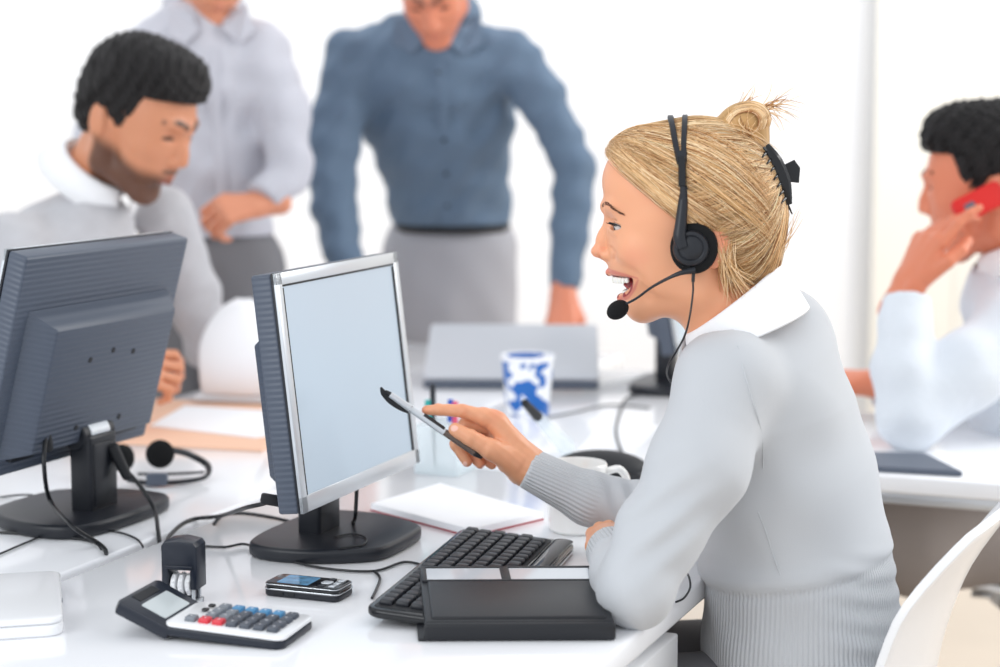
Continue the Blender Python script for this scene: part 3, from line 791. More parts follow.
def headset(jumper):
    r=empty('headset',HM@Vector(q(695,243,.08)),0,'black call headset worn by the blonde woman, with boom microphone at her mouth','headset')
    inv=Matrix.Translation(-Vector(r.location))@HM
    def fin(m,name,mt,par=None):
        o=m.build(name,mt,par or r); o.data.transform(inv); return o
    C=np.array(q(700,205))
    def sk(x,y,v,off):  # point on the band path, pushed out to the hair surface
        d=np.array(q(x,y,v))-C; d/=np.linalg.norm(d); return on_hair(d[None],np.array([off]))[0]
    base=[(684,212,.082),(685,190,.078),(684,168,.068),(682,148,.052),(680,132,.034),(678,122,.016),(677,118,0)]
    full=[(x,y,v) for x,y,v in base]+[(x,y,-v) for x,y,v in base[-2::-1]]
    path=[sk(x,y,v,.0035) for x,y,v in full]
    def strip(pts,w,t,shift=0):
        """flat strip along pts; width along X (front-back)"""
        pp=smooth_path([Vector(p) for p in pts],5); m=MB(); vs=[];fs=[]
        for i,p in enumerate(pp):
            n=(p-Vector(C)); n.x*=.15; n.normalize(); X=Vector((1,0,0)); X=(X-n*X.dot(n)).normalized()
            W_=w[0]+(w[1]-w[0])*i/(len(pp)-1) if isinstance(w,tuple) else w
            sh=shift*math.sin(pi*min(1,max(0,i/(len(pp)-1))))**.55
            for a,b in ((-1,0),(-.8,1),(.8,1),(1,0),(.8,-.2),(-.8,-.2)): vs.append(p+X*(a*W_/2+sh)+n*b*t)
        k=6
        for i in range(len(pp)-1):
            for j in range(k): fs.append([i*k+j,i*k+(j+1)%k,(i+1)*k+(j+1)%k,(i+1)*k+j])
        fs.append(list(range(k))); fs.append([(len(pp)-1)*k+j for j in range(k)][::-1])
        m.add(vs,fs); return m
    # lower slider arm, joint and the forked band over the crown
    fin(strip([sk(684,212,.082,.004),sk(685,196,.079,.004),sk(685,178,.073,.004)],.0075,.004),'slider',M_['black'])
    fin(strip([sk(685,186,.076,.006),sk(685,174,.071,.006),sk(684.5,163,.065,.006)],.0100,.0035),'band_joint',M_['blackgloss'])
    i0=2; top=path[2:-2]
    fin(strip(top,.0075,.0030,.0098),'headband',M_['black'])
    fin(strip(top,.0075,.0030,-.0088),'headband',M_['black'])
    fin(strip([sk(684.5,168,.067,.0045),sk(683.5,158,.061,.0045)],(.012,.016),.0032),'band_joint',M_['black'])
    for sg in (1,-1):
        c=Vector(q(695,243,.0785*sg)); Mx=Matrix.Translation(c)@Matrix.Rotation(math.radians(-90*sg),4,'X')@Matrix.Diagonal((.97,1.06,1,1))
        m=MB(); m.lathe([(0,-.006),(.022,-.007),(.0285,-.004),(.0305,.001),(.0290,.006),(.024,.0085),(0,.0085)],40,M=Mx); fin(m,'ear_cushion',M_['foam'])
        c2=Vector(q(692,243,.0865*sg)); Mx=Matrix.Translation(c2)@Matrix.Rotation(math.radians(-90*sg),4,'X')
        m=MB(); m.lathe([(.0225,-.004),(.0225,.002),(.0205,.0050),(.0170,.0058),(.0150,.0044),(.0130,.0058),(.0090,.0074),(0,.0078)],40,M=Mx); cup=fin(m,'ear_cup',M_['black'])
        m=MB(); m.tube([q(684,242,.0925*sg),q(681,232,.092*sg),q(682,220,.090*sg),q(683.5,202,.0865*sg),q(685,182,.080*sg)],[.0074,.0082,.0074,.0062,.0048],12,flat=.95); fin(m,'yoke',M_['black'],)
    m=MB(); m.tube([q(696,264,.094),q(684,266,.097),q(672,271,.096),q(655,281,.088),q(640,293,.076),q(629,300,.064)],[.0042,.0032,.0021,.0017,.0016,.0016],10); fin(m,'microphone_boom',M_['black'])
    m=MB(); b=bmesh.new(); bmesh.ops.create_uvsphere(b,u_segments=28,v_segments=20,radius=1)
    m.bm(b,M=Matrix.Translation(q(620.5,306.5,.058))@Matrix.Rotation(math.radians(35),4,'Y')@Matrix.Diagonal((.0150,.0125,.0115,1))); fin(m,'microphone_foam',M_['foam'])
    # cord
    bpy.context.view_layer.update(); T=bvh(jumper)
    pts=[HM@Vector(q(695,262,.092)),HM@Vector(q(694.5,275,.096)),P(693,292,2.262),P(690,315,2.255),P(685,335,2.26)]
    pts+=[P(676,352,2.27),P(668,366,2.30),P(668,378,2.35),P(680,392,2.40)]
    pts=[p-r.location for p in pts]
    m=MB(); m.tube(pts[:2],.0022,10); m.tube(pts,.00125,8); m.build('cord',M_['rubber'],r)
    m=MB(); pts=[W(684,569,.742),W(689,577,.742),W(690,588,.735),W(684,598,.732),W(676,602,.732)]; m.tube([p-r.location for p in pts],.0014,8); m.build('cord_end',M_['rubber'],r)
def camera_light():
    cd=bpy.data.cameras.new('camera'); cd.sensor_width=36; cd.lens=36*F/1000; cam=bpy.data.objects.new('camera',cd); COL.objects.link(cam)
    cam.location=(0,0,CH); cam.rotation_euler=(pi/2-PITCH,0,0); cd.clip_start=.05
    cd.dof.use_dof=True; cd.dof.focus_distance=2.38; cd.dof.aperture_fstop=2.6
    SC.camera=cam
    w=bpy.data.worlds.new('world'); SC.world=w; w.use_nodes=True; w.node_tree.nodes['Background'].inputs[0].default_value=(.93,.96,1,1); w.node_tree.nodes['Background'].inputs[1].default_value=WORLD
    def area(name,loc,tgt,sx,sy,e,col=(1,1,1)):
        l=bpy.data.lights.new(name,'AREA'); l.shape='RECTANGLE'; l.size=sx; l.size_y=sy; l.energy=e; l.color=col
        o=bpy.data.objects.new(name,l); COL.objects.link(o); o.location=loc; o.rotation_euler=(Vector(tgt)-Vector(loc)).to_track_quat('-Z','Y').to_euler()
    area('window_light',(-2.6,-.3,2.6),(0,2.6,.9),2.6,1.8,LW,(.95,.98,1))
    area('window_light',(3.4,3.6,2.7),(.3,2.4,.9),2.2,2.2,LR,(1,.98,.95))
    area('wall_fill_light',(.2,5.2,2.9),(0,6.2,1.2),4.5,1.2,LB)  # added fill that whitens the back wall, not a ceiling fitting
    SC.view_settings.view_transform='Standard'; SC.view_settings.look='None'; SC.view_settings.gamma=1; SC.view_settings.exposure=EXPO
    SC.view_settings.use_curve_mapping=False
    SC.cycles.use_denoising=True; SC.cycles.max_bounces=7; SC.cycles.diffuse_bounces=4; SC.cycles.transmission_bounces=6; SC.cycles.caustics_reflective=False; SC.cycles.caustics_refractive=False
WORLD=.85; LW=44; LR=70; LB=26; EXPO=.28
TH=math.radians(22.5)
DV=Vector((math.sin(TH),math.cos(TH),0)); NV=Vector((math.cos(TH),-math.sin(TH),0))   # along the desks / towards the woman
SEAM=Vector((-.46,2.62,0))
def D2(a,n,z=0): # desk coordinates -> world
    p=SEAM+DV*a+NV*n; p.z=z; return p
def room():
    m=MB(); m.box((.4,4.0,-.05),(9,8.0,.1)); tag(m.build('floor',M_['floor'],smooth=False),kind='structure')
    m=MB(); m.box((.4,6.85,1.6),(9,.1,3.3)); tag(m.build('wall_back',M_['wall'],smooth=False),kind='structure')
    # tall window with fabric blinds at the right of the back wall
    m=MB(); m.box((2.75,6.785,1.55),(2.9,.03,2.9),.004); tag(m.build('window_1',M_['frame'],smooth=False),kind='structure')
    for i in range(9):
        x=1.50+.30*i
        t=MB(); n=9; vs=[];
        t.box((0,0,0),(.298,.012,2.75),.003); o=t.build('vertical_blind',M_['blind']); o.location=(x,6.70,1.50); o.rotation_euler=(0,0,0)
        tag(o,'tall cream fabric blind strip hanging at the right of the white back wall','blind','cream vertical blinds on the back wall')
    m=MB(); m.box((.4,6.79,.05),(9,.02,.1),.004); tag(m.build('baseboard_back',M_['frame']),kind='structure')
def desk(name,a0,a1,n0,n1,label,drawers=None,legs=True,zt=.73):
    c=D2((a0+a1)/2,(n0+n1)/2); r=empty(name,c,-TH,label,'desk','white office desks' if False else None)
    L=a1-a0; Wd=n1-n0
    m=MB(); m.box((0,0,zt-.016),(Wd,L,.032),.006,3); m.build('desktop',M_['desk'],r)
    for sy in (1,-1):
        m=MB()
        for sx in (1,-1): m.box((sx*(Wd/2-.05),sy*(L/2-.06),(zt-.032)/2),(.05,.05,zt-.032),.004)
        for o_ in (0,): m.box((0,sy*(L/2-.06),zt-.055),(Wd-.12,.03,.04),.003)
        m.build('leg_frame',M_['whiteplastic'],r)
    m=MB(); m.box((-Wd/2+.03,0,.48),(.016,L-.16,.40),.003); m.build('modesty_panel',M_['deskside'],r)
    return r
def desks():
    desk('desk',-1.25,.60,0,.77,'white desk in front with keyboard, calculator and binder on it')
    desk('desk',-.95,.72,-.72,-.02,'white desk at the left under the monitor turned away')
    desk('desk',.605,1.80,0,.56,'white desk behind the blonde woman, carrying the blue patterned cup')
    desk('desk',.725,2.04,-.68,-.02,'white far desk where the seated man reads and the blue-shirted man leans')
    r=empty('drawer_pedestal',D2(-.30,.583),-TH,'white drawer pedestal under the right edge of the front desk','cabinet')
    m=MB(); m.box((0,0,.371),(.34,.46,.650),.004); m.build('body',M_['whiteplastic'],r)
    for i,(z,h) in enumerate(((.615,.15),(.46,.15),(.22,.32))):
        m=MB(); m.box((.179,0,z),(.018,.452,h-.006),.003); d=m.build('drawer',M_['whiteplastic'],r)
        m=MB(); m.tube([(.19,-.06,z+.02),(.206,-.055,z+.02),(.206,.055,z+.02),(.19,.06,z+.02)],.004,8,sub=2); m.build('handle',M_['chrome'],d)
    a=W(872,474,.73); d=NV; nb=DV; L=.36; dp=.62
    L=.44; c=a+d*(-.19+L/2)+nb*dp/2; r=empty('desk',(c.x,c.y,0),-TH,'pale desk at the right edge, in front of the man on the red phone','desk')
    m=MB(); m.box((0,0,.715),(L,dp,.03),.005,3); m.build('desktop',M_['desk'],r)
    m=MB(); m.box((0,-dp/2+.02,.690),(L-.02,.02,.02),.003); m.build('edge_rail',M_['alu'],r)
    for sx in (1,-1):
        m=MB(); m.box((sx*(L/2-.04),.2,.36),(.04,.04,.68),.004); m.box((sx*(L/2-.04),.1,.02),(.05,.36,.03),.004); m.build('leg_frame',M_['alu'],r)
# ------------------------------------------------ monitors
def monitor(loc,rz,tilt,label,dz=0):
    r=empty('monitor',loc,rz,label,'monitor')
    # local: +X screen normal, Y width, pivot at z .25
    m=MB(); 
    poly=[(-.085,-.075),(-.060,-.125),(.02,-.128),(.105,-.085),(.118,-.05),(.118,.05),(.105,.085),(.02,.128),(-.060,.125),(-.085,.075)]
    poly=[(x*1.0+.0,y) for x,y in poly]
    m.prism(smooth2(poly),.0,.020,.006,3); m.build('base',M_['black'],r)
    m=MB(); m.box((-.016,0,.070),(.036,.066,.115),.006,3); m.box((-.0345,0,.07),(.004,.050,.09),.002); m.build('column',M_['black'],r)
    pv=empty('panel_mount_tmp')  # replaced below
    bpy.data.objects.remove(pv)
    T=Matrix.Translation((0.0,0,.128))@Matrix.Rotation(-tilt,4,'Y')
    W_,H=.375,.315; cz=.122+dz
    m=MB(); m.cyl((-.010,-.036,0),(-.010,.036,0),.020,n=28,bev=.002); h=m.build('hinge',M_['black'],r); h.matrix_basis=T
    m=MB(); m.cyl((-.010,-.022,0),(-.010,.022,0),.0215,n=28,bev=.001); h2=m.build('hinge_cover',M_['silver'],h)
    m=MB(); m.box((.030,0,cz),(.030,W_,H),.004,3); p=m.build('housing',M_['blackrib'],r); p.matrix_basis=T
    m=MB(); m.box((.0465,0,cz),(.004,W_+.001,H+.001),.0015,2); m.build('side_trim',M_['black'],p)
    # silver bezel = frame
    m=MB(); t=.016; tb=.022
    for c,d in (((.0500,0,cz+H/2-t/2),(.005,W_,t)),((.0500,0,cz-H/2+tb/2),(.005,W_,tb)),((.0500,W_/2-.008,cz),(.005,.016,H)),((.0500,-W_/2+.008,cz),(.005,.016,H))): m.box(c,d,.0012,2)
    m.build('bezel',M_['silver'],p)
    m=MB()
    for c,d in (((.0512,0,cz+H/2-t-.0012),(.0016,W_-.030,.0024)),((.0512,W_/2-.0185,cz),(.0016,.006,H-.04)),((.0512,-W_/2+.0175,cz),(.0016,.003,H-.04))): m.box(c,d)
    m.build('bezel_gasket',M_['softblack'],p)
    m=MB(); m.box((.0490,0,cz+.003),(.003,W_-.032,H-.038)); m.build('screen',M_['screen'],p)
    # back box
    m=MB(); m.frustum(.016,-.020,(.325,.215),(.275,.178),cz-.026); bb=m.build('back_box',M_['blackrib'],p)
    for y,z in ((.05,.03),(-.05,.03),(.05,-.07),(-.05,-.07),(0,.038)):
        m=MB(); m.cyl((-.0208,y,cz-.02+z),(-.0195,y,cz-.02+z),.0042,n=14); m.build('screw_hole',M_['softblack'],bb)
    for sy in (1,-1):
        m=MB(); m.box((.012,.12*sy,cz-H/2+.03),(.012,.05,.016),.002); m.build('socket_cover',M_['black'],p)
    return r
def smooth2(poly,it=2):
    for _ in range(it):
        o=[]
        for i in range(len(poly)):
            a=poly[i];b=poly[(i+1)%len(poly)]
            o+= [(a[0]*.75+b[0]*.25,a[1]*.75+b[1]*.25),(a[0]*.25+b[0]*.75,a[1]*.25+b[1]*.75)]
        poly=o
    return poly
ZD=.7301
def cable(name,pts,r,label,group=None,mt='rubber',sub=6):
    p0=Vector(pts[0]); m=MB(); m.tube([Vector(p)-p0 for p in pts],r,8,sub=sub); o=m.build(name,M_[mt]); o.location=p0
    return tag(o,label,'cable',group)
def objects():
    c=W(330,544,ZD); monitor((c.x-.001,c.y+.005,ZD),-math.radians(21.5),math.radians(6.6),'silver-framed monitor with a pale screen the woman points at',dz=-.013)
    c=W(86,519,ZD); mb=monitor((c.x,c.y,ZD),pi-math.radians(24),math.radians(16),'black monitor at the left edge, seen from its ribbed back',dz=-.012); mb.scale=(1.05,)*3
    c=W(648,401,ZD); monitor((c.x+.07,c.y+.17,ZD),-math.radians(20),math.radians(10),'blurred monitor seen edge-on behind the blonde woman’s chin'.replace('’',"'"))
    # ---- keyboard
    A=W(392,588,.748); B=W(462,529,.750); ax=(B-A).normalized(); rz=math.atan2(ax.y,ax.x)-pi/2
    wd=.165; L=.435
    C=B-ax*(L/2)+Vector((ax.y,-ax.x,0))*(wd/2)
    k=empty('keyboard',(C.x,C.y,ZD),rz,'black computer keyboard lying partly behind the black binder','keyboard')
    Tk=Matrix.Translation((0,0,.0062))@Matrix.Rotation(math.radians(4),4,'Y')
    m=MB(); m.prism(rrect(wd,L,.022,6),.000,.0115,.004,3,M=Tk); m.build('case',M_['blackgloss'],k)
    m=MB(); m.prism(rrect(.124,L*.95,.006,3,cx=-.012),.0110,.0124,.0005,1,M=Tk); m.build('key_well',M_['softblack'],k)
    m=MB(); m.prism(rrect(.026,L*.985,.012,5,cx=.067),.0105,.0140,.0032,3,M=Tk); m.build('wrist_rest',M_['blackgloss'],k)
    m=MB(); m.tube([Tk@Vector(v) for v in ((.0835,-.18,.004),(.0842,0,.004),(.0835,.19,.004))],.0011,6); m.build('trim',M_['silver'],k)
    kb=MB(); kb.box((0,0,.0030),(.0178,.0170,.0062),.0018,2,taper=(.84,.84)); proto=None
    kw=.0190; allk=[]
    for row in range(6):
        x=-.062+row*.0196; y=-.198+.003*(row%2)
        spec=[1]*21 if row<5 else [1.4,1.2,1.2,5.6,1.2,1.2,1.4]+[1]*7
        if row in (1,3): spec=[1]*12+[1.6]+[1]*8
        for wv in spec:
            if y+wv*kw>.205: break
            allk.append((y+wv*kw/2,x,wv)); y+=wv*kw
    allk.sort(reverse=True); rest=MB()
    for i,(yc,x,wv) in enumerate(allk):
        Mx=Tk@Matrix.Translation((x,yc,.0122))@Matrix.Diagonal((1,(wv*kw-.002)/.0170,1,1))
        if i<96:
            if proto is None: o=kb.build('key',M_['black'],k); proto=o
            else: o=proto.copy(); COL.objects.link(o); o.parent=k
            o.matrix_basis=Mx
        else: rest.box((0,0,.0030),(.0178,.0170,.0062),.0018,2,taper=(.84,.84),M=Mx)
    tag(rest.build('keys_near_end',M_['black'],k),kind='stuff')
    # ---- binder
    a=W(419,642,ZD); b=W(611,641,ZD); fx=(b-a); Lb=fx.length; fx.normalize(); fy=Vector((-fx.y,fx.x,0)); 
    hgt=.036; fl=P(413,566,2.31)
    TB=.085; Db=(W(413,565,.774)-W(419,643,.730)).length
    r=empty('leather_binder',a+fx*Lb/2+fy*Db/2+Vector((0,0,.0001+TB/2*Db)),math.atan2(fx.y,fx.x),'thick black leather ring binder with two clear card windows','binder')
    r.rotation_euler.x=TB
    def box(nm,c,d,bev,mt,par=r,**k_): m=MB(); m.box(c,d,bev,3,**k_); return m.build(nm,M_[mt],par)
    sk=Matrix(((1,-.06,0,0),(0,1,0,0),(0,0,1,0),(0,0,0,1)))
    box('back_cover',(-.004,.0,.002),(Lb+.006,Db,.004),.002,'leather',M=sk)
    box('pages',(-.003,.004,.0105),(Lb-.010,Db-.014,.012),.001,'paper',M=sk)
    box('spine',(0,-Db/2+.006,.0105),(Lb,.014,.021),.0035,'leather',M=sk)
    m=MB(); m.box((0,.001,.0190),(Lb-.002,Db-.008,.006),.0028,3,M=sk); m.box((0,-.020,.0215),(Lb-.018,Db-.068,.006),.0029,3,M=sk); m.build('front_cover',M_['leather'],r)
    m=MB()
    yf=Db/2-.028; 
    fr=.0045; hw=Lb/2-.006
    for c,d in (((0,yf+.024,.0228),(2*hw+.006,.006,.004)),((0,yf-.024,.0228),(2*hw+.006,.005,.004)),((-hw,yf,.0228),(.007,.05,.004)),((hw,yf,.0228),(.007,.05,.004)),((-.004,yf,.0228),(.012,.05,.004))): m.box(c,d,.0015,2,M=sk)
    m.build('window_frame',M_['leather'],r)
    for x0,x1 in ((-hw+.003,-.009),(.001,hw-.003)):
        m=MB(); m.box(((x0+x1)/2,yf,.0226),(x1-x0,.044,.002),.0004,1,M=sk); m.build('card_window',mat('clear_film',s(205,210,216),.12,coat=.4) if 'film' not in M_ else M_['film'],r)
    # ---- calculator
    zc=.752
    A=W(168,628,zc-.004); B=W(297,644,zc-.010); Dd=W(186,602,zc-.004); E=W(306,613,zc-.010)
    ux=(B-A); Lc=ux.length; ux.normalize(); uy=(Dd-A); uy=(uy-ux*uy.dot(ux)); Wc=uy.length; uy.normalize()
    cen=(A+B)/2+uy*Wc/2; rz=math.atan2(ux.y,ux.x)
    c=empty('calculator',(cen.x-.016,cen.y+.008,ZD),rz,'white desk calculator with tilted dark display at the front edge','calculator')
    print('CALC',Lc,Wc,rz)
    h0,h1=.019,.012; Lc*=.94; Wc*=.94
    tl=Matrix.Translation((0,0,.0155))@Matrix.Rotation(math.atan((h0-h1)/Lc),4,'Y')
    m=MB(); m.prism(rrect(Lc+.004,Wc,.012,5),-.013,-.002,.003,2,M=tl); m.build('case',M_['navy'],c)
    m=MB(); m.prism(rrect(Lc,Wc-.002,.012,5,cx=.002),-.002,.0025,.0015,2,M=tl); m.build('face_plate',M_['whiteplastic'],c)
    # display hood
    Ld=.062; hd=Matrix.Translation((-Lc/2+.004,0,.012))@Matrix.Rotation(math.radians(24),4,'Y')
    m=MB(); m.prism([(.006,-Wc/2),(.008,Wc/2),(-Ld,Wc/2+.003),(-Ld-.004,Wc/2-.004),(-Ld-.004,-Wc/2+.004),(-Ld,-Wc/2-.003)],-.010,.006,.003,2,M=hd); hood=m.build('display_hood',M_['navy'],c)
    m=MB(); m.prism(rrect(.034,Wc-.034,.003,3,cx=-.026),.0058,.0068,.0003,1,M=hd); m.build('display',mat('lcd',s(196,204,206),.15),c)
    m=MB(); m.box((-.054,0,.0062),(.012,Wc-.05,.001),M=hd); m.build('solar_cell',M_['softblack'],c)
    kl=[mat('key_grey',s(120,126,134),.4),mat('key_dark',s(78,84,94),.4),mat('key_blue',s(78,140,184),.4),mat('key_red',s(214,62,74),.4),mat('key_black',s(30,30,34),.4)]
    nx=7; kx=(Lc-.030)/nx; ky=(Wc-.026)/4
    lay=[[4,4,None,0],[0,0,0,3],[2,0,0,3],[2,1,1,1],[2,1,1,1],[2,1,1,1],[1,1,1,1]]
    for i in range(nx):
        for j in range(4):
            t=lay[i][j]
            if t is None: continue
            x=-Lc/2+.020+kx*(i+.5); y=Wc/2-.012-ky*(j+.5)
            small=(t==4)
            m=MB(); m.box((0,0,.003),(kx*(.5 if small else .80),ky*(.45 if small else .80),.006 if not small else .003),.0014,2,taper=(.86,.86)); 
            m.box((0,0,.0056 if not small else .0031),(kx*.22,ky*.12,.0006),mat=None) if not small and t!=4 else None
            o=m.build('key',kl[t],c); o.matrix_basis=tl@Matrix.Translation((x,y,.0022))
            if not small:
                g=MB(); gi=(i*3+j)%4
                if gi==0: g.box((0,0,0),(.0028,.0006,.0003)); g.box((0,0,0),(.0006,.0028,.0003))
                elif gi==1: g.box((0,.0012,0),(.0026,.0005,.0003)); g.box((0,-.0012,0),(.0026,.0005,.0003)); g.box((.0012,0,0),(.0005,.0028,.0003))
                elif gi==2: g.box((0,0,0),(.0006,.0030,.0003))
                else: g.box((0,0,0),(.0026,.0006,.0003)); g.box((-.001,.0006,0),(.0005,.0026,.0003))
                go=g.build('key_mark',M_['paper'],o,smooth=False); go.location=(0,0,.0061)
    # ---- phone
    A=W(266,592,.745); B=W(350,600,.745); u=(B-A).normalized(); cen=W(307,590,.742)
    ph=empty('mobile_phone',(cen.x,cen.y+.022,ZD),math.atan2(u.y,u.x)-.03,'black and silver mobile phone lying in front of the monitor base','phone')
    Lp,Wp=.104,.050
    m=MB(); m.prism(rrect(Lp,Wp,.009,5),.0,.010,.003,3); m.build('lower_body',M_['black'],ph)
    m=MB(); m.prism(rrect(Lp+.002,Wp+.002,.010,5),.0088,.0108,.0008,2); m.build('silver_rim',M_['chrome'],ph)
    m=MB(); m.prism(rrect(Lp-.001,Wp-.001,.009,5),.0105,.0175,.002,3); m.build('slide',M_['blackgloss'],ph)
    m=MB(); m.prism(rrect(Lp,Wp,.009,5),.0150,.0162,.0005,2); m.build('silver_rim',M_['chrome'],ph)
    m=MB(); m.prism(rrect(.044,.038,.002,3,cx=-.014),.0172,.0180,.0002,1); m.build('screen',mat('phone_screen',s(70,120,160),.06,var=(60,.7),emis=((.25,.5,.7,1),.15)),ph)
    m=MB(); m.prism(rrect(.014,.014,.004,4,cx=.026),.0174,.0188,.0005,2)
    m.build('navigation_key',M_['silver'],ph)
    for (x,y) in ((.026,.016),(.026,-.016),(.040,.014),(.040,0),(.040,-.014)):
        m=MB(); m.box((x,y,.0180),(.008,.009,.0016),.0005,2); m.build('key',M_['silver'] if x>.03 else M_['black'],ph)
    m=MB(); m.box((-.03,-Wp/2-.0006,.0055),(.014,.002,.004),.0006); m.build('side_button',M_['softblack'],ph)
    m=MB(); m.box((-.012,-Wp/2-.0006,.0055),(.009,.002,.004),.0006); m.build('side_button',M_['softblack'],ph)
    # ---- date stamp
    b=W(183,606,ZD); st=empty('date_stamp',(b.x,b.y+.012,ZD),math.radians(-12),'small navy self-inking date stamp standing behind the calculator','stamp')
    m=MB(); w_,d_=.046,.034
    for sx in (1,-1):
        for sy in (1,-1): m.box((sx*(w_/2-.007),sy*(d_/2-.007),.013),(.004,.004,.026),.001)
    m.box((0,d_/2-.004,.003),(w_-.006,.006,.006),.001); m.box((0,-d_/2+.004,.003),(w_-.006,.006,.006),.001); 
    m.box((w_/2-.006,0,.003),(.006,d_-.004,.006),.001); m.box((-w_/2+.006,0,.003),(.006,d_-.004,.006),.001); m.build('frame',M_['silver'],st)
    m=MB(); 
    prof=[(-w_/2,.022),(-w_/2,.076),(-w_/2+.004,.081),(0,.0845),(w_/2-.004,.081),(w_/2,.076),(w_/2,.022),(w_/2-.009,.022),(w_/2-.009,.046),(-w_/2+.009,.046),(-w_/2+.009,.022)]
    m.prism(prof,-d_/2,d_/2,.002,2,M=Matrix(((1,0,0,0),(0,0,-1,0),(0,1,0,0),(0,0,0,1)))); m.build('cap',M_['navy'],st)
    m=MB(); m.box((0,-d_/2-.0005,.050),(w_-.010,.002,.004),.0008); m.build('cap_ridge',M_['navy'],st)
    for i in range(3):
        m=MB(); x=-.0095+.0095*i
        m.cyl((x-.0032,-.002,.026),(x+.0032,-.002,.026),.0135,n=14,bev=.0008); 
        for k_ in range(9):
            a_=2*pi*k_/9; m.box((x,-.002+.0137*math.cos(a_),.026+.0137*math.sin(a_)),(.004,.0016,.0016),.0003)
        m.build('date_wheel',M_['whiteplastic'],st)
    m=MB(); m.box((0,.004,.012),(w_-.016,.02,.014),.001); m.build('stamp_plate',M_['navy'],st)
    # ---- mug
    c=W(578,538,ZD); g=empty('mug',(c.x,c.y+.048,ZD),0,'plain white ceramic mug standing behind the pointing forearm','mug')
    m=MB(); m.lathe([(0,.002),(.036,.0),(.040,.004),(.0435,.05),(.044,.098),(.0425,.1005),(.041,.098),(.0405,.05),(.037,.010),(0,.008)],48); m.build('cup',M_['ceramic'],g)
    m=MB(); m.tube([(.042,-.006,.088),(.060,-.012,.093),(.071,-.014,.078),(.067,-.014,.053),(.052,-.008,.033),(.041,0,.028)],.0055,10,flat=1.0); m.build('handle',M_['ceramic'],g)
    # ---- pen in the hand
    a=P(383,389.5,2.478); b=P(482,458,2.476); pen_o=empty('pen',a.lerp(b,.5),0,'silver and smoky clear ballpoint pen held between thumb and forefinger','pen')
    X=(b-a).normalized(); M0=frame((0,0,0),X,up=(0,-.3,1)); Lp=(b-a).length; R0=M0.to_3x3()
    def pl(u,v=0,w=0): return R0@Vector((u-Lp/2,v,w))
    def seg(nm,u0,u1,r0,r1,mt,par=pen_o,bev=0): m=MB(); m.cyl(pl(u0),pl(u1),r0,r1,20,bev=bev); return m.build(nm,M_[mt],par)
    seg('grip',.045*1,Lp*.62,.0050,.0052,'silver'); seg('push_button',.004,.012,.0022,.0036,'softblack'); seg('upper_barrel',.012,.046,.0042,.0052,'alu')
    seg('ring',.0445,.047,.0056,.0056,'chrome'); 
    M_['smoke']=mat('smoky_barrel',s(112,98,90),.15,trans=.35)
    seg('lower_barrel',.056,Lp-.012,.0050,.0048,'smoke'); seg('tip',Lp-.013,Lp,.0048,.0020,'softblack')
    m=MB(); m.box((0,0,0),(.034,.007,.0016),.0007,2,M=Matrix.Translation(pl(.082,0,.0046))@M0); m.build('rubber_inlay',M_['softblack'],pen_o)
    m=MB(); m.tube([pl(-.004,0,.001),pl(.004,0,-.004),pl(.018,0,-.0085),pl(.034,0,-.0088),pl(.046,0,-.0064)],[.0012,.0044,.0040,.0030,.0022],10,flat=.5); m.build('clip',M_['softblack'],pen_o)
    # ---- papers behind keyboard
    def sheet(nm,corners,t,label,cat,mt='paper',parts=(),zb=ZD,group=None):
        pts=[W(x,y,zb+t) for x,y in corners]; c=sum(pts,Vector())/len(pts); c.z=zb
        r=empty(nm,c,0,label,cat,group); poly=[((p-c).x,(p-c).y) for p in pts]
        m=MB(); m.prism(poly,0,t,min(.001,t/3),1); m.build('pages' ,M_[mt],r); return r,poly,c
    r,poly,c=sheet('writing_pad',[(371,503),(470,529),(543,512),(440,483)],.012,'white writing pad with a dark red back behind the keyboard','notepad')
    m=MB(); m.prism([(x*1.01,y*1.01) for x,y in poly],-.0001+.0001,.0022,0,1); m.build('backing_board',M_['rededge'],r)
    # ---- clear pen holder
    c=W(445,474,ZD); ho=empty('pen_holder',(c.x,c.y+.03,ZD),-TH,'clear acrylic pen holder standing beside the screen','pen holder')
    m=MB(); w=.078; t=.0025; h=.082
    for cc,d in (((0,w/2,h/2),(w,t,h)),((0,-w/2,h/2),(w,t,h)),((w/2,0,h/2),(t,w,h)),((-w/2,0,h/2),(t,w,h)),((0,0,t/2),(w,w,t))): m.box(cc,d,.0006,1)
    m.build('box',M_['clear'],ho)
    pc=[('teal_pen','teal felt pen standing in the clear holder',s(40,170,165),(-.022,-.01)),('blue_pen','bright blue pen standing in the clear holder',s(40,90,190),(.006,.004)),('pink_pen','pink marker standing in the clear holder',s(230,90,120),(.020,-.008)),('dark_pen','dark slim pen standing in the clear holder',s(40,44,52),(-.030,.018))]
    for nm,lb,cl,(x,y) in pc:
        m=MB(); base=ho.matrix_basis@Vector((x,y,.004)); tip=Vector((x*1.15,y*1.4,.118 if nm!='dark_pen' else .135))
        o=empty(nm,(ho.location+Matrix.Rotation(-TH,3,'Z')@Vector((x,y,.004))),-TH,lb,'pen')
        m.cyl((0,0,0),(tip.x-x,tip.y-y,tip.z-.022),.0042,bev=.001,n=14); m.build('barrel',M_['whiteplastic'] if nm!='dark_pen' else M_['softblack'],o)
        m=MB(); q0=Vector((tip.x-x,tip.y-y,tip.z-.022)); m.cyl(q0*.82,q0*1.22,.0052,.0048,n=14,bev=.001); m.build('cap',mat(nm+'_cap',cl,.4),o)
    # ---- blue patterned cup
    c=W(528,418,ZD); r=empty('patterned_cup',(c.x,c.y+.05,ZD),0,'white cup with bold blue blossom pattern on the far desk','cup')
    mc=mat('blossom_glaze',s(246,248,250),.3); nt=mc.node_tree; N=nt.nodes; Lk=nt.links
